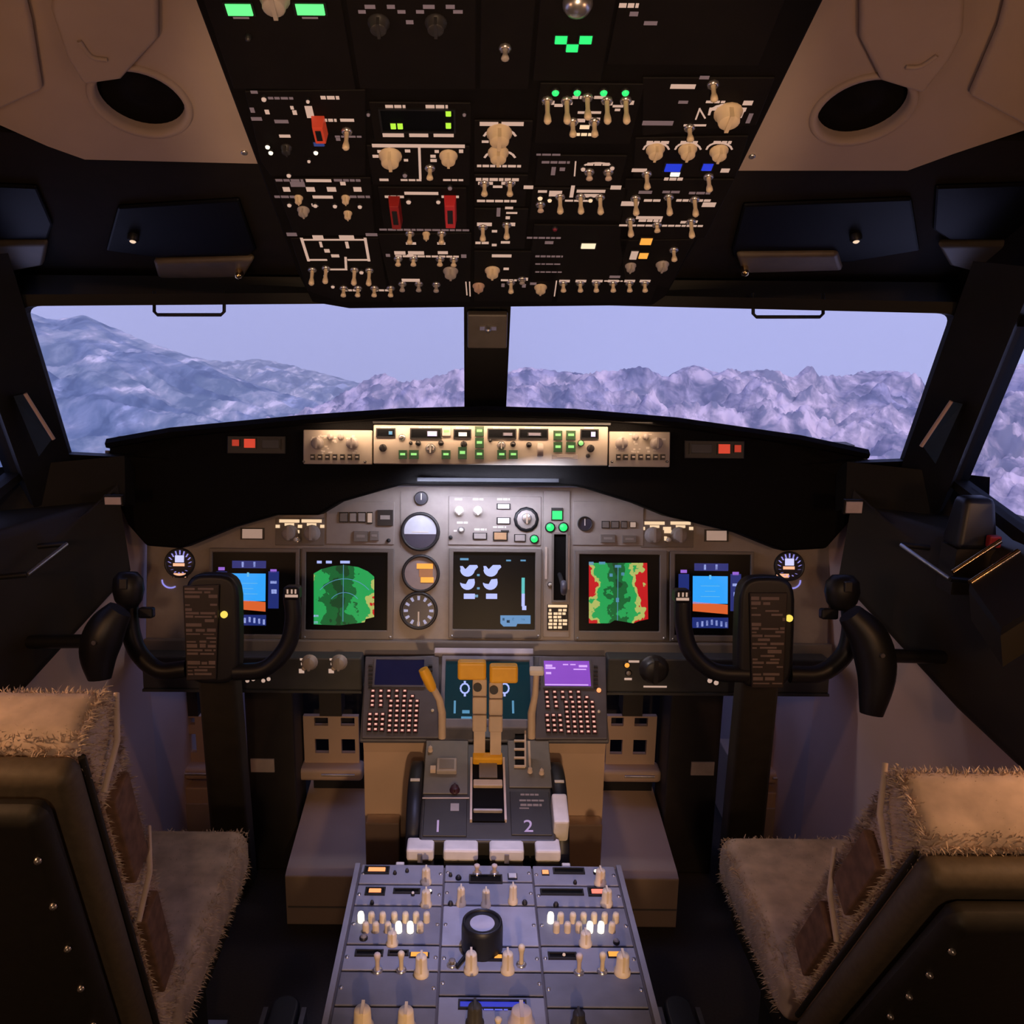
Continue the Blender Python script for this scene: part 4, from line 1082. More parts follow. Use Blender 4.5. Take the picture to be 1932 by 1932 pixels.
# landing gear lever
gl = thing('gear_lever', 'black landing gear lever in a tall slot under three green lights', 'lever', m=MIP.m)
u0, v0, u1, v1 = MIP.rect(1044, 1008, 1067, 1132)
mb = MB(); mb.frame((u0 - .004, v0 - .004, u1 + .004, v1 + .004), (u0, v0, u1, v1), .003, .010); mb.build('slot_frame', M_mipdark, gl)
mb = MB(); mb.box(u0, v0, .0031, u1, v1, .0045); mb.build('slot', M_panelblack, gl)
um = (u0 + u1) / 2
a = Vector((um, v0 + .055, .004)); b = Vector((um + .004, v0 + .030, .055))
mb = MB(); mb.tube([a, b], .005, 8); mb.build('lever_arm', M_darkknob, gl)
mb = MB(); mb.lathe([(.010, -.006), (.014, -.005), (.016, 0), (.014, .005), (.010, .006)], 16, 0, tuple(b), axis='x'); mb.build('wheel_knob', mat('gear_knob', (.10, .10, .14), .35), gl)
for x, y0, y1 in ((1030, 1032, 1092), (1072, 1010, 1112)):
    q0, r0, q1, r1 = MIP.rect(x - 2, y0, x + 2, y1); mb = MB(); mb.box(q0, r0, .003, q1, r1, .006); mb.build('scale_strip', M_label, gl)
pc = module(MIP, ip, (1031, 1139, 1073, 1190), m=M_darkbrown, d=.0045, name='speed_placard')
rng = random.Random(2)
legends(MIP, pc, [(1034, 1141, 1070, 1146)] + [(1034 + c * 9 + rng.uniform(0, 2), 1149 + r_ * 6.5, 1040 + c * 9 + rng.uniform(0, 3), 1153.5 + r_ * 6.5) for r_ in range(6) for c in range(4) if rng.random() > .18], G_legw, .0046, gaps=False)
# light bar under the hood that floods the centre panel
area('centre_panel_flood', on(MIP, 920, 905, .125), on(MIP, 930, 985, 0), .30, .02, .85, (.76, .78, 1.0))

# ------------------------------------------------------------------ lower panels left and right of the keypad bay
for s, px in ((-1, (268, 1240, 682, 1302)), (1, (1146, 1244, 1566, 1308))):
    nm = 'captain' if s < 0 else 'first officer'
    lp = thing('lower_panel', 'dark lower panel strip under the %s displays' % nm, 'control panel', 'lower panels', m=LOW.m)
    u0, v0, u1, v1 = LOW.rect(*px)
    mb = MB(); mb.box(u0, v0, -.05, u1, v1, 0); mb.build('face', M_lowpanel, lp, bevel=.004)
    mb = MB(); mb.box(u0, v0 - .004, -.05, u1, v0 + .001, .004); mb.build('bottom_lip', M_lowpanel, lp)
    if s < 0:
        for x in (580, 636):
            element(LOW, lp, ('k', x + 3, 1252, 14, M_greyknob, .016)); element(LOW, lp, ('t', x - 6, 1260, .014, M_label))
            legends(LOW, lp, [(x - 14, 1242, x + 18, 1246), (x - 16, 1262, x - 6, 1270), (x - 12, 1250, x - 5, 1255)], G_leg, .001, gaps=False)
        for x, y in ((467, 1284), (478, 1281), (497, 1284), (507, 1281)): element(LOW, lp, ('r', x, y, 4, G_leg))
    else:
        element(LOW, lp, ('r', 1183, 1255, 5, G_amber)); element(LOW, lp, ('k', 1236, 1266, 26, M_darkknob, .022)); element(LOW, lp, ('r', 1246, 1256, 4, G_leg)); element(LOW, lp, ('r', 1186, 1270, 5, M_greyknob))
        for x, y in ((1339, 1284), (1351, 1288)): element(LOW, lp, ('r', x, y, 5, G_leg))
        legends(LOW, lp, [(1186, 1246, 1206, 1250), (1178, 1279, 1192, 1283), (1214, 1294, 1258, 1297)], G_leg, .001, gaps=False)

# ------------------------------------------------------------------ centre stand: keypad bay with two keypads and lower display
cs = thing('centre_stand', 'beige centre stand under the keypad bay', 'stand', loc=(0, 1.62, 0))
o_ = Vector((0, 1.62, 0))
def wbox(mb, x0, y0, z0, x1, y1, z1, m=0): return mb.box(x0 - 0, y0 - 1.62, z0, x1, y1 - 1.62, z1, m)
XL, XR = CDU.uv(683, 1390)[0], CDU.uv(1146, 1394)[0]
mb = MB(); prof = [(1.625, 0), (1.76, 0), (1.76, .625), (1.735, .615), (1.62, .505), (1.625, .48)]
loft(mb, [[(x, y - 1.62, z) for y, z in prof] for x in (XL, XR)]); mb.build('bay_body', M_beige2, cs, bevel=.003)
for xa, xb in ((XL + .004, -.165), (.162, XR - .004)):
    mb = MB(); wbox(mb, xa, 1.590, 0, xb, 1.624, .345); mb.build('lower_cover', M_beige2, cs, bevel=.003)
mb = MB(); mb.prism(CDU.poly([(678, 1398), (1150, 1400), (1136, 1242), (1010, 1236), (820, 1236), (690, 1240)]), -.012, 0)
o = mb.build('bay_face', mat('bay_face_grey', (.12, .12, .15), .5), cs, bevel=.003); o.matrix_world = CDU.m

def keypad(px, scr, kx, ky, nm, lit):
    t = thing('keypad_unit', 'computer keypad unit with %s screen on the %s side of the bay' % ('purple lit' if lit else 'dark blue', nm), 'keypad', 'flight computer keypads', m=CDU.m)
    mb = MB(); o, i = CDU.rect(*px), CDU.rect(*scr)
    mb.prism(CDU.poly([(px[0] - 3, px[3]), (px[2] + 3, px[3]), (px[2], px[1]), (px[0] + 4, px[1])]), 0, .010); mb.build('case', mat('keypad_case', (.10, .095, .125), .45), t, bevel=.002)
    mb = MB(); mb.box(i[0], i[1], .010, i[2], i[3], .0125); sc = mb.build('screen', G_purple if lit else mat('blue_black_screen', (.01, .01, .03), .15, emit=(.004, .005, .03), power=.6), t)
    mb = MB(); g = .004; mb.frame((i[0] - g, i[1] - g, i[2] + g, i[3] + g), i, .010, .014); mb.build('screen_frame', mat('keypad_case', (.10, .095, .125), .45), t)
    if lit:
        x0, y0, x1, y1 = scr
        rr = [(x0 + 3, y0 + 2, x0 + 16, y0 + 6), (x0 + 3, y0 + 7, x0 + 22, y0 + 10), (x0 + 36, y0 + 1, x0 + 46, y0 + 3), (x0 + 50, y0 + 1, x0 + 60, y0 + 3), (x1 - 20, y0 + 3, x1 - 4, y0 + 7), (x1 - 30, y0 + 10, x1 - 6, y0 + 12), (x0 + 4, y0 + 16, x0 + 14, y0 + 20), (x0 + 2, y1 - 9, x1 - 2, y1 - 7), (x0 + 12, y1 - 5, x0 + 24, y1 - 2), (x1 - 36, y1 - 5, x1 - 22, y1 - 2), (x1 - 18, y1 - 5, x1 - 2, y1 - 2)]
        legends(CDU, sc, rr, G_pink, .0126, 'screen_text', gaps=False)
    def f():
        mb = MB(); mb.box(-.0048, -.0042, 0, .0048, .0042, .0035, 0, .0006); mb.box(-.0036, -.0028, .0035, .0036, .0028, .0039, 1); mb.box(-.0024, -.0014, .0039, .0024, .0020, .0042, 2)
        return mb
    me = shared(('key',), f, [M_darkknob, G_keyr, G_key])
    pos = [(kx + 5 + 15 * c, ky + 2 + 10 * r) for r in range(2) for c in range(5)] + [(kx + 80, ky + 12)]
    pos += [(kx + 5 + 16 * c, ky + 21 + 8 * r) for r in range(2) for c in range(2)]
    pos += [(kx + 2 + 12 * c, ky + 46 + 9.5 * r) for r in range(4) for c in range(3)]
    pos += [(kx + 40 + 12.3 * c, ky + 21 + 9.3 * r) for r in range(7) for c in range(5)]
    for x, y in pos:
        u, v = CDU.uv(x + (y - ky) * (-.06 if not lit else .09), y, .012); put(me, 'key', t, (u, v, .010))
    for k in range(6):
        for x in (scr[0] - 10, scr[2] + 12):
            u, v = CDU.uv(x, scr[1] + 6 + k * 8, .012)
            me2 = shared(('side_key',), lambda: MB().box(-.004, -.002, 0, .004, .002, .003), [M_darkknob]); put(me2, 'side_key', t, (u, v, .010))
    u, v = CDU.uv(px[2] - 12, ky + 38, .012); put(shared(('round_lamp', .003, 'w'), lambda: MB().lathe([(.003, 0), (.003, .003), (.0001, .004)], 8), [M_white]), 'status_lamp', t, (u, v, .010))
    return t
keypad((686, 1242, 828, 1396), (709, 1250, 800, 1298), 699, 1302, 'captain', False)
t = keypad((1012, 1242, 1142, 1398), (1026, 1252, 1112, 1300), 1026, 1304, 'first officer', True)
u, v = CDU.uv(1130, 1302, .012); put(shared(('round_lamp', .0045, 'amb'), lambda: MB().lathe([(.0045, 0), (.0045, .003), (.0001, .005)], 10), [G_orange]), 'fail_lamp', t, (u, v, .010))
# lower display between the keypads
t = thing('display_unit', 'lower centre display with faint white symbols behind the thrust levers', 'display', 'flat displays on the instrument panel', m=CDU.m)
o, i = CDU.rect(832, 1240, 1008, 1378), CDU.rect(840, 1250, 1000, 1360)
mb = MB(); mb.frame(o, i, 0, .012); mb.build('bezel', mat('bay_bezel', (.20, .20, .27), .45), t, bevel=.002)
mb = MB(); mb.box(i[0], i[1], .001, i[2], i[3], .005); sc = mb.build('screen', mat('teal_black_screen', (.004, .02, .03), .15, emit=(.003, .02, .03), power=.7), t)
legends(CDU, sc, [(856, 1322, 860, 1346), (966, 1322, 970, 1346), (872, 1340, 886, 1346), (870, 1352, 890, 1358)], G_teal, .0052, 'screen_symbol', gaps=False)
for cx in (877, 952):
    lines(CDU, sc, arc(cx, 1299, 8, 9, 0, 360, 12), G_pale, .0054, .003, name='screen_symbol'); legends(CDU, sc, [(cx - 2, 1285, cx + 2, 1290), (cx - 2, 1308, cx + 2, 1314)], G_pale, .0052, 'screen_symbol', gaps=False)
u0, v0, u1, v1 = CDU.rect(820, 1229, 1006, 1240)
mb = MB(); mb.box(u0, v0, 0, u1, v1, .016); mb.build('top_rail', mat('pale_rail', (.50, .48, .60), .4), t, bevel=.002)

# ------------------------------------------------------------------ throttle quadrant
tq = thing('throttle_quadrant', 'black throttle quadrant with yellow handled thrust levers and trim wheels', 'throttle', m=TQ.m)
x0, x1 = TQ.uv(795, 1500)[0], TQ.uv(1043, 1500)[0]
vt, vb = TQ.uv(917, 1402)[1], TQ.uv(917, 1588)[1]
mb = MB(); mb.box(x0, vb, -.10, x1, vt, 0); mb.build('housing', mat('quadrant_black', (.050, .045, .040), .45), tq, bevel=.006)
mb = MB(); mb.box(x0, 1.41, 0, x1, 1.575, .36); o = mb.build('base', M_pedside, tq); o.matrix_world = Matrix.Identity(4)
wr = .132
for s, xx, mk in ((-1, x0 - .012, (780, 1475)), (1, x1 + .012, (1052, 1478))):
    mb = MB(); cy, cz = (vt + vb) / 2 - .006, -.115
    mb.lathe([(wr - .03, -.0125), (wr - .004, -.0125), (wr, -.009), (wr, .009), (wr - .004, .0125), (wr - .03, .0125)], 56, 0, (xx, cy, cz), axis='x')
    w = mb.build('trim_wheel', M_black, tq)
    for px, py in (mk, (mk[0] + 6, 1398)):
        u, v = TQ.uv(px, py, .012)
        a = math.atan2(math.sqrt(max(0, wr ** 2 - (v - cy) ** 2)), v - cy)
        c_, s_ = math.cos(a), math.sin(a)
        mb = MB(); mb.add([(xx + q, cy + c_ * rr - s_ * d_, cz + s_ * rr + c_ * d_) for rr in (wr - .001, wr + .0012) for q, d_ in ((-.0085, -.003), (.0085, -.003), (.0085, .003), (-.0085, .003))], [(0, 3, 2, 1), (4, 5, 6, 7), (0, 1, 5, 4), (1, 2, 6, 5), (2, 3, 7, 6), (3, 0, 4, 7)])
        mb.build('grip_mark', M_white, w)
def tmod(px, m, d=.003, **k): return module(TQ, tq, px, m=m, d=d, name=k.pop('name', 'quadrant_plate'), **k)
M_tqplate = mat('quadrant_plate', (.16, .145, .125), .5)
M_tqdark = mat('quadrant_plate_dark', (.035, .032, .030), .5)
tmod((800, 1398, 884, 1500), M_tqplate); tmod((958, 1398, 1040, 1488), M_tqplate)
p = tmod((798, 1508, 882, 1580), M_tqdark); legends(TQ, p, [(850, 1516, 866, 1530)], M_greyknob, .003, 'grey_mark', gaps=False)
p = tmod((962, 1494, 1040, 1578), M_tqdark); legends(TQ, p, [(982, 1498, 1016, 1501), (980, 1509, 1026, 1512), (982, 1517, 1022, 1521), (980, 1524, 998, 1526)], G_legd, .003)
lines(TQ, tq, [(798, 1506), (884, 1506)], M_label, .003, .0025)
# printed numbers of the two engines
def number(txt, px, py, size):
    c = bpy.data.curves.new('number', 'FONT'); c.body = txt; c.size = size; c.align_x = 'CENTER'; c.align_y = 'CENTER'; c.extrude = .0004
    o = bpy.data.objects.new('tmp', c); COL.objects.link(o)
    dg = bpy.context.evaluated_depsgraph_get(); me = bpy.data.meshes.new_from_object(o.evaluated_get(dg))
    bpy.data.objects.remove(o)
    me.materials.clear(); me.materials.append(glow('lilac_number', (.38, .26, .45), .9))
    u, v = TQ.uv(px, py, .004); put(me, 'engine_number', tq, (u, v, .0045))
number('1', 826, 1560, .036); number('2', 997, 1560, .036)
# parking brake box, centre slot
u0, v0, u1, v1 = TQ.rect(824, 1432, 862, 1457, .008)
mb = MB(); mb.box(u0, v0, 0, u1, v1, .012); mb.build('indicator_box', M_greyknob, tq, bevel=.002)
mb = MB(); g = .005; mb.box(u0 + g, v0 + g, .012, u1 - g, v1 - g, .013); mb.build('indicator_face', M_mipdark, tq)
u0, v0, u1, v1 = TQ.rect(812, 1447, 822, 1455, .008); mb = MB(); mb.box(u0, v0, 0, u1, v1, .012); mb.build('side_block', M_label, tq)
u0, v0, u1, v1 = TQ.rect(890, 1434, 951, 1552)
mb = MB(); mb.box(u0, v0, 0, u1, v1, .004); mb.build('centre_slot', M_panelblack, tq)
for xa in (887, 950):
    a0, b0, a1, b1 = TQ.rect(xa, 1434, xa + 4, 1552); mb = MB(); mb.box(a0, b0, 0, a1, b1, .008); mb.build('slot_rail', M_label, tq)
for y0, y1, m in ((1471, 1483, M_shaft), (1526, 1530, M_greyknob)):
    a0, b0, a1, b1 = TQ.rect(893, y0, 948, y1, .01); mb = MB(); mb.box(a0, b0, .003, a1, b1, .012); mb.build('slot_bar', m, tq, bevel=.002)
a0, b0, a1, b1 = TQ.rect(904, 1440, 938, 1468, .006); mb = MB(); mb.box(a0, b0, .003, a1, b1, .008); mb.build('slot_block', M_mipdark, tq)
a0, b0, a1, b1 = TQ.rect(892, 1418, 948, 1431, .02); mb = MB(); mb.box(a0, b0, 0, a1, b1, .020); mb.build('yellow_crossbar', M_yellow, tq, bevel=.003)
a0, b0, a1, b1 = TQ.rect(904, 1374, 931, 1402, .03); mb = MB(); mb.box(a0, b0, 0, a1, b1, .040); mb.build('brake_knob', M_darkknob, tq, bevel=.006)
# flap gate comb
for k in range(4):
    a0, b0, a1, b1 = TQ.rect(972, 1384 + 16 * k, 989, 1395 + 16 * k, .006); mb = MB(); mb.box(a0, b0, 0, a1, b1, .005); mb.build('flap_gate', M_panelblack, tq)
    a0, b0, a1, b1 = TQ.rect(970, 1396 + 16 * k, 991, 1399 + 16 * k, .006); mb = MB(); mb.box(a0, b0, 0, a1, b1, .007); mb.build('flap_detent', M_label, tq)
lines(TQ, tq, [(991, 1380), (991, 1446)], M_label, .006, .003)
for x, y in ((1000, 1452), (812, 1412), (1022, 1455)): element(TQ, tq, ('k', x, y, 5, M_label), .003)
lines(TQ, tq, [(998, 1400), (1000, 1452)], M_shaft, .006, .004)
element(TQ, tq, ('k', 858, 1487, 9, mat('maroon_knob', (.05, .015, .02), .4)), .003)
# thrust levers, built upright in the quadrant's own frame
def tqw(px, py, y):           # point at a distance y from the eye plane, in quadrant coordinates
    return TQ.m.inverted() @ at_y(px, py, y)
def lever(px_handle, px_shaft, y, nm):
    hx0, hy0, hx1, hy1 = px_handle
    a, b = tqw(hx0, hy1, y), tqw(hx1, hy0, y)
    sx0, sx1, sy0, sy1 = px_shaft
    # shaft of four blocks
    p0, p1 = tqw((sx0 + sx1) / 2, sy0, y), tqw((sx0 + sx1) / 2, sy1, y - .012)
    w = (tqw(sx1, sy0, y) - tqw(sx0, sy0, y)).x / 2
    root = None
    zax = (p0 - p1).normalized(); L = (p0 - p1).length
    yax = Vector((1, 0, 0)).cross(zax) * -1
    M = Matrix(((1, yax.x, zax.x, p1.x), (0, yax.y, zax.y, p1.y), (0, yax.z, zax.z, p1.z), (0, 0, 0, 1)))
    mb = MB(); mb.box(-w * .8, -.008, -.03, w * .8, .008, L * .3)
    root = mb.build('thrust_lever', M_shaft, tq); root.matrix_world = TQ.m @ M
    for k in range(3):
        mb = MB(); mb.box(-w, -.010, L * (.12 + .29 * k), w, .010, L * (.12 + .29 * k + .275)); mb.build('lever_block', M_shaft, root, bevel=.003)
    mb = MB(); hw = (b.x - a.x) / 2; hc = (a.x + b.x) / 2 - p1.x; hh = (hy1 - hy0) * y * 1.05 / F
    mb.box(hc - hw, -.014, L - .004, hc + hw, .014, L + hh); h = mb.build('yellow_handle', M_yellow, root, bevel=.005, seg=3)
    mb = MB(); mb.lathe([(.008, -.004), (.008, .004)], 14, 0, (-.004, -.012, L * .86), axis='y'); mb.build('button', M_darkknob, root)
lever((864, 1247, 918, 1278), (891, 918, 1276, 1392), 1.565, 'a')
lever((924, 1254, 978, 1284), (922, 948, 1282, 1392), 1.560, 'b')
# speed brake lever and flap lever
def path(pts, y): return [tqw(a, b, y) for a, b in pts]
sb = MB(); sb.tube(path([(834, 1392), (834, 1345), (829, 1320), (818, 1300)], 1.56), [.0075, .0075, .007, .0065], 8); sb = sb.build('speed_brake_lever', M_shaft, tq)
mb = MB(); mb.tube(path([(817, 1302), (814, 1296), (803, 1272), (798, 1262)], 1.56), [.007, .0095, .0105, .009], 10); mb.build('yellow_handle', M_yellow, sb)
fb = MB(); fb.tube(path([(1003, 1392), (1003, 1345), (1010, 1310), (1012, 1272)], 1.56), [.0075, .0075, .006, .0055], 8); fb = fb.build('flap_lever', M_shaft, tq)
q0, q1 = tqw(999, 1266, 1.56), tqw(1026, 1266, 1.56); mb = MB(); mb.box(q0.x, q0.y - .008, q0.z - .006, q1.x, q1.y + .008, q1.z + .006); mb.build('cross_handle', M_white, fb, bevel=.003)
# white cut-off block on the right
u0, v0, u1, v1 = TQ.rect(1043, 1496, 1072, 1551, .03)
mb = MB(); mb.box(u0, v0, -.06, u1, v1, .030); mb.build('white_block', M_white, tq, bevel=.004)
# pale caps at the rear of the quadrant
for xa, xb, nt_, wh in ((769, 818, 1, 'narrow white topped block with a notch at the captain end of the row'), (838, 901, 0, 'wide plain white topped block without a notch'), (924, 987, 1, 'wide white topped block with a small notch'), (1010, 1056, 0, 'narrow plain white topped block at the first officer end of the row')):
    cap = thing('white_topped_block', wh, 'control block', 'row of white topped blocks')
    a, b = at_y(xa, 1612, 1.368), at_y(xb, 1588, 1.368)
    mb = MB(); mb.box(a.x, 1.352, .20, b.x, 1.385, .425); mb.build('body', M_olive, cap, bevel=.003)
    mb = MB(); mb.box(a.x - .001, 1.350, .425, b.x + .001, 1.388, .447); mb.build('cap', M_white, cap, bevel=.004)
    if not nt_: continue
    mb = MB(); xm = (a.x + b.x) / 2; mb.box(xm - .004, 1.347, .424, xm + .004, 1.352, .440); mb.build('notch', M_mipdark, cap)

# ------------------------------------------------------------------ aft pedestal
pd = thing('aft_pedestal', 'grey aft pedestal of radio panels with lit keys and cream knobs', 'pedestal', m=PED.m)
PX0, PX1 = -.232, .215
PX0 = PED.uv(662, 1700)[0]; PX1 = PED.uv(1182, 1700)[0]
v_f, v_b = PED.uv(917, 1636)[1], -.75
mb = MB(); mb.box(PX0, v_b, -.42, PX1, v_f, 0); mb.build('body', M_pedside, pd, bevel=.004)
for s, xx in ((0, PX0), (1, PX1)):
    mb = MB(); mb.box(xx - .004, v_b, -.02, xx + .004, v_f, .006); mb.build('side_rail', M_ped, pd)
PC = [PX0 + .006, PX0 + (PX1 - PX0) * .333, PX0 + (PX1 - PX0) * .667, PX1 - .006]
def pmod(c, y0, y1, els=(), m=M_ped, label=None, **k):
    va, vb_ = PED.uv(917, y1)[1], PED.uv(917, y0)[1]
    mb = MB(); mb.box(PC[c] + .0015, va + .001, 0, PC[c + 1] - .0015, vb_ - .001, .005); o = mb.build('radio_panel', m, pd, bevel=.001, seg=1)
    if label: o['label'] = label
    for e in els: element(PED, o, e, .005)
    for x in (PC[c] + .006, PC[c + 1] - .006):
        me = shared(('panel_screw',), lambda: MB().lathe([(.003, 0), (.003, .0012), (.0001, .0014)], 8), [M_chrome]); put(me, 'panel_screw', o, (x, (va + vb_) / 2, .005))
    return o
kn = lambda x, y, r=9, h=.026, m=M_cream: ('k', x, y, r, m, h)
# captain column
o = pmod(0, 1637, 1674, [('w', 690, 1638, 732, 1648), ('a', 692, 1639, 730, 1647, G_orange), kn(804, 1650, 10), ('r', 745, 1646, 3, M_darkknob), ('r', 768, 1642, 3, M_darkknob)])
o = pmod(0, 1676, 1714, [('w', 692, 1678, 724, 1688), ('a', 694, 1679, 721, 1687, G_orange), ('w', 745, 1680, 790, 1685), kn(804, 1692, 10), ('r', 779, 1686, 3, M_white), ('r', 812, 1682, 3, G_white), ('r', 702, 1702, 3, M_darkknob)])
def posts(o, row, y, lit):
    for i, x in enumerate(row):
        m = G_white if i in lit else M_cream
        u, v = PED.uv(x, y, .016)
        me = shared(('lit_key', m.name), lambda: MB().lathe([(.0052, 0), (.0052, .012), (.0042, .016), (.0001, .0165)], 8), [m])
        put(me, 'lit_key', o, (u, v, .005))
aud = mat('audio_panel_grey', (.20, .20, .23), .5)
o = pmod(0, 1716, 1788, [('k', 740, 1768, 10, M_cream, .020), ('r', 686, 1768, 6, M_mipdark)], m=aud, label='audio panel with two rows of lit keys')
posts(o, (681, 701, 722, 744, 765, 785, 805), 1727, (0,)); posts(o, (690, 709, 732, 752, 774, 793), 1746, (3, 4))
o = pmod(0, 1790, 1838, [('w', 673, 1796, 720, 1803), ('w', 735, 1797, 768, 1802), ('a', 772, 1799, 810, 1808, G_amber), ('t', 712, 1812, .030, M_label), ('t', 757, 1810, .032, M_cream), kn(795, 1818, 12, .030)])
o = pmod(0, 1840, 1905, m=mat('blank_panel', (.15, .15, .17), .5)); o = pmod(0, 1907, 2010, [kn(684, 1918, 16, .03), kn(766, 1920, 15, .03)], m=mat('blank_panel', (.15, .15, .17), .5))
# centre column
o = pmod(1, 1637, 1668, [('t', 900, 1638, .018, M_label), ('t', 933, 1638, .018, M_label), ('r', 865, 1655, 5, M_darkknob), ('w', 888, 1654, 945, 1666), ('a', 958, 1650, 976, 1660, M_white), ('r', 850, 1650, 3, M_darkknob)])
o = pmod(1, 1670, 1712, [kn(870, 1688, 9, .030), kn(917, 1692, 9, .028), kn(968, 1684, 9, .030), ('r', 870, 1704, 3, G_white), ('r', 850, 1704, 4, M_darkknob), ('r', 990, 1702, 4, M_darkknob)])
o = pmod(1, 1714, 1790, m=mat('trim_panel_grey', (.36, .36, .42), .5))
tk = thing('trim_knob', 'large black round trim knob with pale top on the pedestal', 'knob')
u, v = PED.uv(910, 1737, .050); c = PED.m @ Vector((u, v, .005)); tk.matrix_world = Matrix.Translation(c)
rk = 37 * 1.33 / F
mb = MB(); mb.lathe([(rk * 1.04, 0), (rk * 1.04, .036), (rk, .044), (rk * .88, .046), (rk * .86, .041)], 32); mb.build('drum', M_black, tk)
mb = MB(); mb.lathe([(rk * .86, .039), (rk * .5, .042), (.0001, .043)], 32); mb.build('pale_top', mat('knob_top', (.55, .52, .58), .4), tk)
mb = MB(); mb.box(-rk * .75, -rk * .9, .004, -rk * .55, -rk * 1.35, .010); mb.tube([(-rk * .8, -rk * .7, .004), (-rk * 1.25, -rk * 1.5, .003)], .003, 6); mb.build('pointer', M_black, tk)
o = pmod(1, 1792, 1838, [kn(889, 1812, 12, .030), kn(958, 1812, 11, .030), ('t', 984, 1798, .034, M_cream), ('w', 910, 1803, 952, 1812), ('a', 912, 1804, 950, 1811, G_amber), ('t', 853, 1815, .010, M_mipdark)])
o = pmod(1, 1840, 1884, m=mat('blank_panel', (.15, .15, .17), .5))
o = pmod(1, 1886, 2010, [('w', 868, 1891, 990, 1903, glow('deep_blue_readout', (.03, .04, .45), .9)), ('k', 896, 1912, 14, M_olive, .03), ('k', 984, 1916, 20, M_label, .022), ('t', 940, 1930, .02, M_cream)])
legends(PED, o, [(902, 1902, 958, 1906)], glow('blue_line', (.15, .18, .85), .8), .0062, 'readout_line')
# first officer column
o = pmod(2, 1637, 1674, [('a', 1022, 1644, 1036, 1652, G_orange), ('w', 1046, 1641, 1100, 1648), kn(1133, 1652, 11), ('r', 1124, 1645, 4, G_white), ('r', 1085, 1664, 3, M_darkknob)])
o = pmod(2, 1676, 1714, [('w', 1022, 1681, 1098, 1688), ('w', 1112, 1679, 1142, 1690), ('a', 1114, 1680, 1140, 1689, glow('coral_digits', (1, .2, .14), 1.3)), kn(1145, 1690, 11), ('r', 1049, 1706, 4, M_darkknob)])
o = pmod(2, 1716, 1788, [('k', 1105, 1768, 11, M_cream, .020), ('r', 1163, 1776, 5, M_mipdark)], m=aud, label='audio panel with two rows of lit keys')
posts(o, (1039, 1058, 1081, 1101, 1121, 1141, 1162), 1728, (0,)); posts(o, (1050, 1071, 1092, 1113, 1134, 1155), 1746, (3, 4))
o = pmod(2, 1790, 1838, [('w', 1037, 1801, 1085, 1809), ('a', 1146, 1798, 1172, 1808, G_amber), ('t', 1093, 1814, .032, M_label), ('t', 1137, 1812, .032, M_cream), kn(1175, 1815, 13, .030), ('r', 1064, 1803, 3, G_leg)])
o = pmod(2, 1840, 1905, m=mat('blank_panel', (.15, .15, .17), .5)); o = pmod(2, 1907, 2010, [('k', 1092, 1920, 12, M_darkknob, .02)], m=mat('blank_panel', (.15, .15, .17), .5))
for k, (xa, ya) in enumerate(((755, 1632), (1068, 1634))):
    element(PED, pd, ('a', xa - 9, ya - 3, xa + 9, ya + 4, M_white))

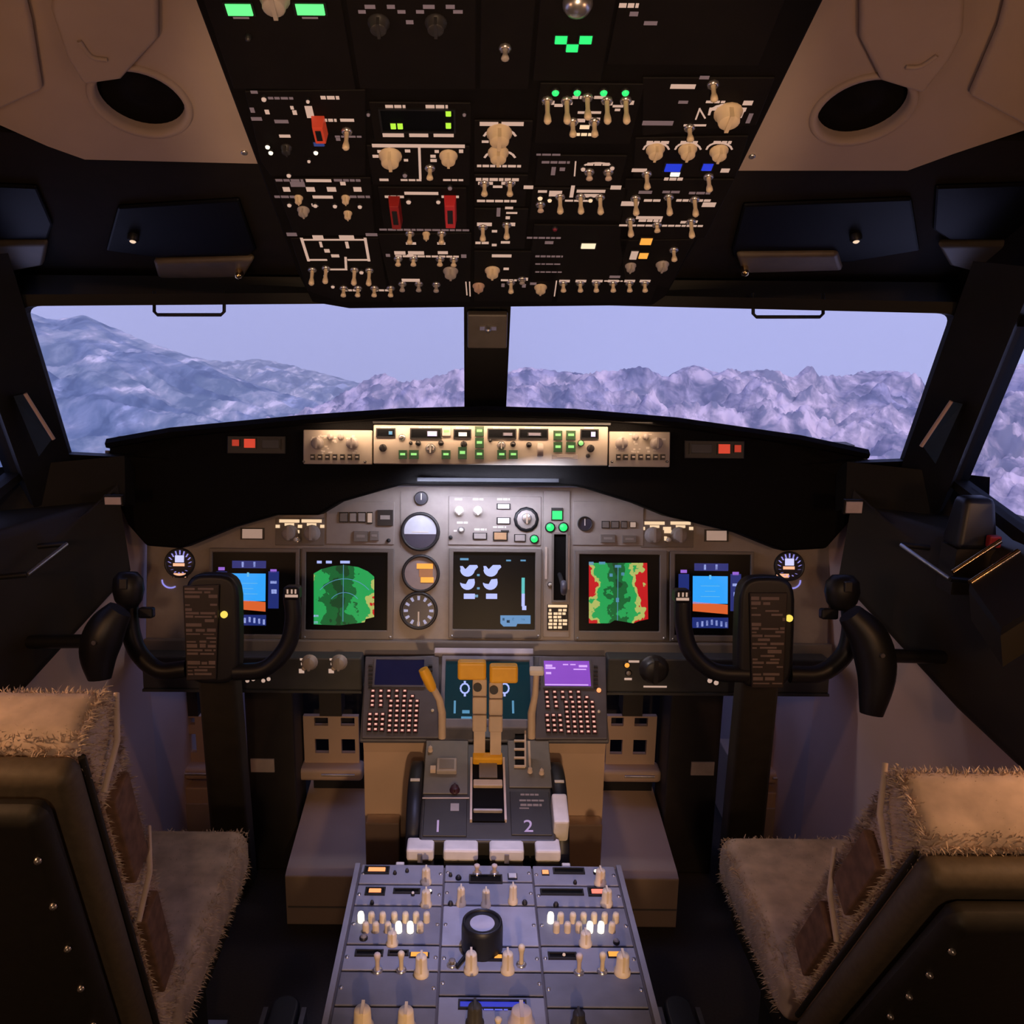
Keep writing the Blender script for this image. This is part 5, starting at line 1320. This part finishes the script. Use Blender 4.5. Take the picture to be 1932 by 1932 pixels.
# ------------------------------------------------------------------ control yokes
def yoke(s, hub, clip, outb, inb, head, trig, hl, nm):
    P = Panel(at_depth((hub[0] + hub[2]) / 2, (hub[1] + hub[3]) / 2, 1.63), tilt(10))
    y = thing('control_yoke', 'black control yoke with checklist clip in front of the %s seat' % nm, 'yoke', 'control yokes', m=P.m)
    u0, v0, u1, v1 = P.rect(*hub)
    mb = MB(); um = (u0 + u1) / 2; hw = (u1 - u0) / 2; n = 14
    prof = [(hw * .86, 0), (hw, .012), (hw, .030), (hw * .9, .040)]
    pts = [(um + hw * .98 * math.copysign(abs(math.cos(t)) ** .6, math.cos(t)), (v0 + v1) / 2 + (v1 - v0) / 2 * math.copysign(abs(math.sin(t)) ** .35, math.sin(t))) for t in [2 * math.pi * k / 28 for k in range(28)]]
    mb.prism(pts, -.045, 0); mb.build('hub', M_black, y, bevel=.010, seg=3)
    # clip board with print
    cl = MB(); cl.prism(P.poly(clip, .004), 0, .006); cl = cl.build('checklist_clip', mat('clip_brown', (.035, .024, .020), .5), y, bevel=.002)
    xa, xb, ya, yb = clip[0][0], clip[1][0], clip[1][1], clip[2][1]
    rng = random.Random(11 + s); rr = []
    k = ya + 8
    while k < yb - 8:
        h = rng.choice((3, 3.5, 4, 6)); t = (k - ya) / (yb - ya)
        l0 = clip[0][0] + (clip[3][0] - clip[0][0]) * t + 3; l1 = clip[1][0] + (clip[2][0] - clip[1][0]) * t - 3
        a = l0
        while a < l1 - 4:
            b = min(l1, a + rng.uniform(8, 34))
            if rng.random() > .25: rr.append((a, k + rng.uniform(-1.2, 1.2), b, k + h))
            a = b + rng.uniform(2, 7)
        k += h + rng.uniform(2.2, 4)
    legends(P, cl, rr, mat('clip_print', (.26, .19, .17), .6), .0061, 'printed_lines', gaps=False)
    # horns
    def tubep(pts, rad, name, w=.012, parent=y, m=M_black):
        q = [P.uv(a, b, w) + (w,) for a, b in pts]
        q = smooth_path(q, 5); R = [rad[0] + (rad[1] - rad[0]) * i / (len(q) - 1) for i in range(len(q))]
        mb = MB(); mb.tube(q, R, 12, 0); return mb.build(name, m, parent)
    o1 = tubep(outb, (.016, .0175), 'outboard_horn', -.012)
    i1 = tubep(inb, (.016, .0155), 'inboard_horn', -.012)
    # switch head on the outboard horn
    hx0, hy0, hx1, hy1 = head
    a0, b0, a1, b1 = P.rect(hx0, hy0, hx1, hy1)
    am, bm, ah, bh = (a0 + a1) / 2, (b0 + b1) / 2, (a1 - a0) / 2, (b1 - b0) / 2
    mb = MB(); mb.lathe([(.0001, -bh * 1.05), (ah * .55, -bh), (ah * .85, -bh * .6), (ah, 0), (ah * .92, bh * .6), (ah * .6, bh * .95), (.0001, bh)], 14, 0, (0, 0, 0), axis='y')
    mb.v = [(x + am, yv + bm, z * .8 + .0) for x, yv, z in mb.v]
    hd = mb.build('switch_head', M_black, o1)
    mb = MB(); mb.box(am - .007, bm + bh * .1, .012, am + .007, bm + bh * .7, ah * .8 + .004); mb.build('trim_switch', M_darkknob, hd, bevel=.002)
    tx0, ty0, tx1, ty1 = trig; a0, b0, a1, b1 = P.rect(tx0, ty0, tx1, ty1)
    mb = MB(); mb.box(a0, b0, -.012, a1, b1, .008); mb.build('trigger', M_black, o1, bevel=.004)
    # inboard horn cap with pale legend
    hx, hy = inb[-1]
    a0, b0, a1, b1 = P.rect(hx - 15, hy - 14, hx + 15, hy + 12); mb = MB(); mb.box(a0, b0, -.028, a1, b1, .006); ic = mb.build('horn_cap', M_black, i1, bevel=.006, seg=3)
    legends(P, ic, [(hx - 12, hy + 2, hx + 12, hy + 7), (hx - 9, hy - 8, hx - 6, hy), (hx - 1, hy - 8, hx + 2, hy), (hx + 6, hy - 8, hx + 9, hy)], G_leg, .0062, gaps=False)
    # yellow lamp beside the hub
    lx, ly = (422, 1160) if s < 0 else (1490, 1167)
    u, v = P.uv(lx, ly, .004); mb = MB(); mb.lathe([(.0065, -.01), (.0065, .003), (.004, .006), (.0001, .0065)], 12, 0, (u, v, 0)); mb.build('yellow_lamp', G_yellowl, y)
    # column down to the floor
    base = P.o + P.u * um + P.v * v0
    a = P.m.inverted() @ (base + Vector((0, .05, .03))); fp = at_z(446 if s < 0 else 1392, 1660, .02); b = P.m.inverted() @ fp
    d = (b - a)
    mb = MB(); loft(mb, [[a + Vector((x, 0, z)) for x, z in ((-.035, -.03), (.035, -.03), (.035, .03), (-.035, .03))], [b + Vector((x, 0, z)) for x, z in ((-.045, -.03), (.045, -.03), (.045, .03), (-.045, .03))]])
    mb.build('column', M_olive, y, bevel=.010)
    return y
yoke(-1, (345, 1083, 452, 1292), [(345, 1105), (414, 1102), (408, 1282), (352, 1284)], [(352, 1262), (300, 1265), (262, 1232), (246, 1188), (243, 1140)], [(442, 1268), (500, 1262), (540, 1222), (553, 1172), (550, 1120)],
     (212, 1078, 272, 1146), (262, 1146, 290, 1166), None, 'captain')
yoke(1, (1392, 1088, 1502, 1300), [(1414, 1118), (1486, 1118), (1478, 1298), (1418, 1298)], [(1490, 1272), (1548, 1270), (1592, 1236), (1606, 1190), (1605, 1145)], [(1410, 1272), (1345, 1266), (1303, 1228), (1289, 1176), (1288, 1126)],
     (1556, 1084, 1622, 1150), (1548, 1148, 1580, 1168), None, 'first officer')

# steering tillers on the side consoles
for s, pts in ((-1, [(226, 1150), (200, 1188), (186, 1232), (188, 1282)]), (1, [(1604, 1158), (1640, 1206), (1654, 1270), (1644, 1348)])):
    nm = 'captain' if s < 0 else 'first officer'
    t = thing('steering_tiller', 'black curved steering tiller beside the %s yoke' % nm, 'tiller', 'steering tillers', loc=at_depth(pts[1][0], pts[1][1], 1.55))
    b0 = at_depth(pts[1][0], pts[1][1], 1.55)
    q = smooth_path([at_depth(a, b, 1.55) - b0 for a, b in pts], 6)
    R = [.014 + .020 * math.sin(math.pi * (.12 + .80 * i / (len(q) - 1))) for i in range(len(q))]
    mb = MB(); mb.tube(q, R, 12); mb.build('grip', M_black, t)
    m_ = q[len(q) // 2]
    mb = MB(); mb.tube([m_, m_ + Vector((s * .145, .03, -.015))], .012, 10); mb.build('shaft', M_black, t)
    mb = MB(); c = q[8] + Vector((s * -.0, -.034, .004)); mb.lathe([(.004, -.004), (.004, .002), (.0001, .003)], 8, 0, tuple(c), axis='y'); mb.build('screw', M_chrome, t)

# ------------------------------------------------------------------ footwells: pedals, pillars, heel boxes
def pedal(x0, x1, y0, y1, holes, nm):
    yy = 2.02
    a, b = at_y(x0, y1, yy), at_y(x1, y0, yy)
    t = thing('rudder_pedal', nm, 'pedal', 'rudder pedals', loc=(0, yy, 0))
    W_, H_ = b.x - a.x, b.z - a.z
    hs = []
    for fx0, fx1, fy0, fy1 in holes:
        hs.append([(a.x + W_ * fx0, a.z + H_ * fy0), (a.x + W_ * fx1, a.z + H_ * fy0), (a.x + W_ * fx1, a.z + H_ * fy1), (a.x + W_ * fx0, a.z + H_ * fy1)])
    mb = MB(); outer = [(a.x, a.z), (b.x, a.z), (b.x, b.z), (a.x, b.z)]
    plate_holes(mb, outer, hs, -.014, 0)
    mb.v = [(x, -z, y) for x, y, z in mb.v]; mb.build('plate', M_beige2, t)
    mb = MB(); mb.box(a.x - .012, -.035, a.z - .030, b.x + .012, .02, a.z + .002); mb.build('foot_bar', M_beige2, t, bevel=.010, seg=3)
    mb = MB(); mb.tube([(a.x + W_ * .35, -.038, a.z - .010), (b.x - W_ * .05, -.038, a.z - .010)], .003, 8); mb.build('highlight_rod', M_chrome, t)  # bright rod stands in for the highlight along the foot bar
    mb = MB(); mb.box(a.x + W_ * .3, .0, b.z, b.x - W_ * .3, .06, b.z + .12); mb.build('hanger_arm', M_darkbrown, t)
grid4 = [(.20, .46, .20, .50), (.68, .94, .20, .50), (.20, .46, .88, 1.0 - 1e-4), (.68, .94, .88, 1.0 - 1e-4)]
grid4 = [(.20, .45, .22, .52), (.68, .93, .22, .52), (.20, .45, .80, .97), (.68, .93, .80, .97)]
pedal(575, 676, 1352, 1440, grid4, 'beige perforated rudder pedal beside the centre stand on the captain side')
pedal(316, 402, 1352, 1438, [(.30, .62, .22, .62), (.30, .62, .82, .97)], 'shaded rudder pedal between captain sidewall and yoke column')
pedal(1142, 1240, 1352, 1443, [(.08, .33, .22, .52), (.55, .82, .22, .52), (.08, .33, .80, .97), (.55, .82, .80, .97)], 'beige perforated rudder pedal beside the centre stand on the first officer side')
pedal(1424, 1506, 1356, 1446, [(.30, .62, .30, .62), (.30, .62, .82, .97)], 'shaded rudder pedal between first officer sidewall and yoke column')
for s, x0, x1, lab in ((-1, 470, 560, (474, 1432, 517, 1456)), (1, 1255, 1352, (1303, 1438, 1348, 1462))):
    nm = 'captain' if s < 0 else 'first officer'
    t = thing('footwell_pillar', 'dark square pillar with cream placard in the %s footwell' % nm, 'pillar', 'footwell pillars', loc=(0, 1.95, 0))
    a, b = at_y(x0, 1500, 1.93), at_y(x1, 1500, 1.93)
    mb = MB(); mb.box(a.x, -.02, 0, b.x, .10, .52); mb.build('post', M_darkbrown, t, bevel=.006)
    p, q = at_y(lab[0], lab[3], 1.928), at_y(lab[2], lab[1], 1.928)
    mb = MB(); mb.box(p.x, -.024, p.z, q.x, -.020, q.z); mb.build('placard', M_label, t)
    # heel box beside the centre stand
    hx0, hx1 = (540, 690) if s < 0 else (1132, 1278)
    a, b = at_y(hx0, 1700, 1.735), at_y(hx1, 1700, 1.735)
    lo_, hi_ = (a.x, XL + .0) if s < 0 else (XR - .0, b.x)
    t = thing('heel_box', 'beige heel rest box on the floor of the %s footwell' % nm, 'foot rest', 'heel rest boxes', loc=(0, 1.735, 0))
    prof = [(0, 0), (.34, 0), (.34, .165), (.02, .128), (0, .122)]
    mb = MB(); loft(mb, [[(x, y, z) for y, z in prof] for x in (lo_, hi_)]); mb.build('box', M_beige2, t, bevel=.003)
    mb = MB(); mb.box(lo_ + .012, .30, .15, hi_ - .004, .345, .215); mb.build('dark_stop', M_black, t)
    mb = MB(); mb.box(lo_ + .004, -.003, .045, hi_, .0, .048); mb.build('seam', M_mipdark, t)
    # outboard step
    x_0, x_1 = (330, 402) if s < 0 else (1412, 1472)
    a, b = at_y(x_0, 1500, 1.98), at_y(x_1, 1500, 1.98)
    t = thing('side_step', 'small beige foot step near the %s sidewall' % nm, 'foot rest', 'side steps', loc=(0, 1.98, 0))
    mb = MB(); mb.box(a.x, 0, 0, b.x, .28, .19); mb.build('box', M_beige2, t, bevel=.003)
    mb = MB(); mb.box(a.x + .008, -.004, .02, b.x - .008, 0, .15); mb.build('front_cover', M_beige, t, bevel=.002)

# ------------------------------------------------------------------ pilot seats
def frame_at(o, xa, ya, za):
    return Matrix(((xa.x, ya.x, za.x, o.x), (xa.y, ya.y, za.y, o.y), (xa.z, ya.z, za.z, o.z), (0, 0, 0, 1)))
def fur(mb, rects, n, L, rng):
    """short strands on rectangles: (origin, edge a, edge b, normal)"""
    tot = sum(a.length * b.length for o, a, b, nn in rects)
    for o, a, b, nn in rects:
        for k in range(int(n * a.length * b.length / tot)):
            p = o + a * rng.random() + b * rng.random()
            d = (nn + Vector((rng.gauss(0, .45), rng.gauss(0, .45), rng.gauss(0, .45)))).normalized()
            l = L * rng.uniform(.5, 1.2)
            sd = d.cross(Vector((rng.gauss(0, 1), rng.gauss(0, 1), rng.gauss(0, 1)))).normalized() * .0008
            m = p + d * l * .6 + Vector((0, 0, -l * .08)); t = p + d * l + Vector((0, 0, -l * .25))
            mb.add([p - sd, p + sd, m + sd * .7, m - sd * .7, t], [(0, 1, 2, 3), (3, 2, 4)])
def seat(s, top, bot, cush_front, cush_z, nm):
    """top, bot: (y, z) of the front face of the backrest; inner side at |x| = .415"""
    xi, xo = .415, .80
    t = thing('pilot_seat', 'pilot seat with pale sheepskin cover and dark shell, %s side' % nm, 'seat', 'pilot seats', loc=(s * .62, 1.15, 0))
    base = Vector((s * .62, 1.15, 0))
    T = Vector((0, top[0] - bot[0], top[1] - bot[1])); H = T.length; T.normalize()
    N = Vector((0, T.z, -T.y))                                    # forward normal
    X = Vector((1, 0, 0))
    o = Vector((s * (xi + xo) / 2, bot[0], bot[1])) - base
    M = frame_at(o, X, N, T)
    hw = (xo - xi) / 2
    def addp(mb, name, m, bevel=0, seg=3, par=t, **k):
        ob = mb.build(name, m, par, bevel=bevel, seg=seg, **k)
        if par is t: ob.matrix_local = M
        return ob
    mb = MB(); mb.box(-hw, -.085, -.02, hw, 0, H); cov = addp(mb, 'back_cover', M_fleece, .022, 4)
    mb = MB(); mb.box(-hw - .002, -.122, -.05, hw + .002, -.086, H - .012); addp(mb, 'back_side', M_seatside, .015)
    mb = MB(); mb.box(-hw + .015, -.155, -.10, hw - .015, -.123, H - .03); addp(mb, 'back_shell', M_seatshell, .02)
    ix = -s * hw                                                   # inner side in local x
    mb = MB(); mb.tube([(ix, -.086, -.01), (ix, -.086, H - .02)], .004, 6); addp(mb, 'piping', M_seatshell)
    # harness patches on the front, near the inner edge
    for f0, f1 in ((.16, .42), (.55, .80)):
        mb = MB(); a, b = sorted((ix - s * .011, ix + s * .004)); mb.box(a, -.068, H * f0, b, -.022, H * f1); addp(mb, 'harness_pad', M_stain, .003)
    for f in ((.50,), (.90,)):
        mb = MB(); a = ix + s * .004; mb.tube([(a - s * .010, -.075, H * f[0] - .03), (a - s * .014, -.03, H * f[0]), (a - s * .004, .012, H * f[0] + .03)], .0035, 6); addp(mb, 'strap', M_label)
    rng = random.Random(3 + s)
    mb = MB()
    ztop = Vector((0, 0, H))
    fur(mb, [(Vector((-hw, -.08, H - .008)), Vector((2 * hw, 0, 0)), Vector((0, .075, 0)), Vector((0, .1, 1))),
             (Vector((-hw, -.006, H * .3)), Vector((2 * hw, 0, 0)), Vector((0, 0, H * .69)), Vector((0, 1, .2))),
             (Vector((-hw, -.084, H - .05)), Vector((2 * hw, 0, 0)), Vector((0, 0, .04)), Vector((0, -.6, .8))),
             (Vector((ix + s * .004, -.08, 0)), Vector((0, .08, 0)), Vector((0, 0, H)), Vector((-s * .7, .5, .2)))], 36000, .011, rng)
    fo = addp(mb, 'sheepskin_pile', M_fur); fo['kind'] = 'stuff'
    # cushion
    y0 = bot[0] - .02; d = cush_front - y0
    c0 = Vector((s * (xi + xo) / 2, y0, cush_z)) - base
    def addc(mb, name, m, bevel=0, seg=3):
        ob = mb.build(name, m, t, bevel=bevel, seg=seg); ob.location = c0; return ob
    mb = MB(); mb.box(-hw, 0, -.085, hw, d, 0); addc(mb, 'seat_cushion', M_fleece, .028, 4)
    mb = MB(); fur(mb, [(Vector((-hw, .02, -.006)), Vector((2 * hw, 0, 0)), Vector((0, d - .03, 0)), Vector((0, 0, .5))), (Vector((ix + s * .006, .02, -.08)), Vector((0, d - .04, 0)), Vector((0, 0, .07)), Vector((-s, 0, .1)))], 9000, .011, rng)
    fo = addc(mb, 'cushion_pile', M_fur); fo['kind'] = 'stuff'
    mb = MB(); mb.box(-hw + .02, -.02, -.15, hw - .02, d - .04, -.086); addc(mb, 'seat_pan', M_seatshell, .01)
    mb = MB(); mb.box(-.13, .02, -c0.z + .03, .13, d - .10, -.15); addc(mb, 'seat_base', M_darkbrown, .01)
    for xx in (-.11, .11):
        mb = MB(); mb.box(xx - .02, -.15, -c0.z, xx + .02, d, -c0.z + .03); addc(mb, 'floor_rail', M_chrome)
    # stud row down the shell edge
    me = shared(('seat_stud',), lambda: MB().lathe([(.004, 0), (.003, .003), (.0001, .004)], 8), [M_chrome])
    for k in range(7):
        ob = put(me, 'stud', t, (0, 0, 0)); p = M @ Vector((ix + s * .03, -.156, H * (.05 + .13 * k))); ob.matrix_local = Matrix.Translation(p) @ Vector((0, -1, 0)).to_track_quat('Z', 'Y').to_matrix().to_4x4()
    return t
seat(-1, (.90, .945), (1.045, .445), 1.43, .44, 'captain')
seat(1, (.852, .885), (1.09, .475), 1.43, .435, 'first officer')

# black seat track stops on the floor beside the pedestal
for s, px in ((-1, 538), (1, 1280)):
    p = at_z(px, 1900, .20)
    t = thing('track_stop', 'black rounded floor stop beside the pedestal on the %s side' % ('captain' if s < 0 else 'first officer'), 'floor stop', 'floor stops', loc=(p.x, p.y, 0))
    mb = MB(); pts = [(.024 * math.cos(a), .024 * math.sin(a)) for a in [math.pi * k / 10 for k in range(11)]]
    mb.prism([(-.024, -.10)] + [(.024, -.10)] + pts, 0, .205); mb.build('body', M_black, t, bevel=.006)
    for q in (-.032, .032): 
        mb = MB(); mb.box(q - .004, -.12, 0, q + .004, .0, .20); mb.build('chrome_edge', mat('dull_metal', (.12, .11, .11), .4, metal=.6), t)

# ------------------------------------------------------------------ console details
for s, a, b in ((-1, (52, 1084), (126, 1026)), (1, (1700, 1028), (1792, 1092))):
    p, q = at_depth(*a, 1.50), at_depth(*b, 1.58)
    if s > 0: p, q = at_depth(*a, 1.58), at_depth(*b, 1.46)
    t = thing('grab_bar', 'thin steel grab bar on the %s side console' % ('captain' if s < 0 else 'first officer'), 'handle', 'console grab bars', loc=tuple(p))
    mb = MB(); mb.tube([Vector((0, 0, 0)), q - p], .0035, 8); mb.build('bar', M_chrome, t)
    for e in (Vector((0, 0, 0)), q - p):
        mb = MB(); mb.tube([e, e + Vector((s * .05, 0, -.005))], .005, 8); mb.build('bracket', M_black, t)
for s, px in ((-1, (198, 938, 228, 952)), (1, (1596, 946, 1626, 968))):
    p, q = at_depth(px[0], px[3], 1.70), at_depth(px[2], px[1], 1.70)
    t = thing('small_placard', 'small cream placard at the %s end of the glareshield' % ('captain' if s < 0 else 'first officer'), 'placard', 'glareshield placards', loc=tuple(p))
    w, h = (q - p).x, (q - p).z
    mb = MB(); mb.box(0, 0, 0, w, .004, h); mb.build('face', M_label, t)
    mb = MB(); mb.box(-.003, .004, -.003, w + .003, .012, h + .003); mb.build('mount', M_frame, t)
    mb = MB(); mb.tube([(w / 2, .010, h / 2), (w / 2 + s * .02, .055, h / 2)], .005, 6); mb.build('stem', M_frame, t)
# brass edged clipboard and black handset on the first officer console
p = at_depth(1880, 1060, 1.36)
t = thing('chart_clipboard', 'dark clipboard with brass edges on the first officer console', 'clipboard', loc=tuple(p))
c = [at_depth(*q, d_) - p for q, d_ in (((1830, 1100), 1.38), ((1922, 1040), 1.38), ((1990, 1120), 1.30), ((1890, 1185), 1.30))]
mb = MB(); loft(mb, [c, [q - Vector((0, 0, .012)) for q in c]]); mb.build('board', M_black, t)
mb = MB(); mb.tube([c[0], c[1]], .005, 8); mb.build('brass_edge', mat('brass', (.75, .55, .3), .2, metal=1), t)
mb = MB(); mb.tube([c[0] + Vector((-.012, .03, .008)), c[1] + Vector((-.012, .03, .008))], .004, 8); mb.build('brass_rail', mat('brass', (.75, .55, .3), .2, metal=1), t)
mb = MB(); loft(mb, [[q + Vector((0, 0, -.012)) for q in c], [q + Vector((.01, 0, -.06)) for q in c]]); mb.build('mount', M_console, t)
p = at_depth(1835, 975, 1.50)
t = thing('handset', 'black handset with red tip standing by the first officer side window', 'handset', loc=tuple(p))
mb = MB(); mb.box(-.035, -.03, -.05, .035, .03, .035, 0, .010); mb.build('body', M_black, t, bevel=.01)
mb = MB(); mb.box(.008, -.045, -.042, .028, -.031, -.022); mb.build('red_tip', M_red, t, bevel=.003)
mb = MB(); mb.box(-.03, -.02, -.13, .06, .03, -.051); mb.build('holder', M_console, t)

# ------------------------------------------------------------------ warm reading lamps on the sidewalls behind the seats
for s in (-1, 1):
    nm = 'captain' if s < 0 else 'first officer'
    p = Vector((s * .80, .66, 1.12))
    t = thing('reading_lamp', 'warm reading lamp on the sidewall behind the %s seat' % nm, 'lamp', 'sidewall reading lamps', loc=tuple(p))
    mb = MB(); mb.lathe([(.022, .03), (.030, .0), (.034, -.03)], 20, 0, (0, 0, 0)); mb.f.pop(); mb.mi.pop(); mb.sm.pop(); mb.f.pop(); mb.mi.pop(); mb.sm.pop(); 
    mb.build('wire_shade', M_chrome, t)
    mb = MB(); mb.tube([(s * .03, 0, .03), (s * .10, 0, .05), (s * .15, 0, .0)], .006, 8); mb.build('arm', M_black, t)
    d = bpy.data.lights.new('reading_bulb', 'POINT'); d.energy = 3.5; d.color = (1.0, .50, .23); d.shadow_soft_size = .035
    lo_ = bpy.data.objects.new('reading_bulb', d); COL.objects.link(lo_); lo_.location = p + Vector((-s * .06, .02, .0))

# lamp on the rear bulkhead and an unseen stalk lamp added to brighten the overhead panel
t = thing('bulkhead_lamp', 'warm round bulkhead lamp on the rear wall', 'lamp', loc=(0, -.95, 1.45))
mb = MB(); mb.lathe([(.07, 0), (.07, .02), (.05, .035)], 24, 0, (0, 0, 0)); mb.v = [(x, z, y) for x, y, z in mb.v]; mb.build('housing', M_chrome, t)
d = bpy.data.lights.new('bulkhead_bulb', 'POINT'); d.energy = 14; d.color = (1.0, .64, .40); d.shadow_soft_size = .06
o = bpy.data.objects.new('bulkhead_bulb', d); COL.objects.link(o); o.location = (0, -.86, 1.45)
t = thing('added_lamp', 'small added lamp on a stalk behind the pedestal, aimed at the overhead panel', 'lamp', loc=(.0, -.30, 1.0))
mb = MB(); mb.tube([(0, -.02, -1.0), (0, -.02, -.3), (0, 0, 0)], .008, 8); mb.build('stalk', M_black, t)
mb = MB(); mb.lathe([(.03, 0), (.024, -.05), (.0001, -.055)], 16); mb.build('shade', M_black, t)
d = bpy.data.lights.new('added_spot', 'SPOT'); d.energy = 50; d.color = (1.0, .64, .38); d.spot_size = math.radians(31); d.spot_blend = .5; d.shadow_soft_size = .02
o = bpy.data.objects.new('added_spot', d); COL.objects.link(o); o.location = (0, -.29, 1.02); o.rotation_euler = (Vector((0, 1.36, 1.56)) - Vector((0, -.29, 1.02))).to_track_quat('-Z', 'Y').to_euler()
t = thing('added_lamp', 'second added lamp head on the stalk aimed at the throttle quadrant', 'lamp', loc=(.05, -.30, .93))  # unseen head, added to throw warm light on the levers
mb = MB(); mb.lathe([(.0001, -.055), (.024, -.05), (.03, 0)], 16, axis='y'); mb.f.pop(); mb.mi.pop(); mb.sm.pop(); mb.build('shade', M_black, t)
mb = MB(); mb.tube([(-.05, -.02, .03), (0, -.03, 0)], .006, 8); mb.build('arm', M_black, t)
d = bpy.data.lights.new('added_spot', 'SPOT'); d.energy = 38; d.color = (1.0, .62, .34); d.spot_size = math.radians(27); d.spot_blend = .7; d.shadow_soft_size = .02
o = bpy.data.objects.new('added_spot', d); COL.objects.link(o); o.location = (.05, -.28, .93); o.rotation_euler = (Vector((0, 1.45, .46)) - Vector((.05, -.28, .93))).to_track_quat('-Z', 'Y').to_euler()
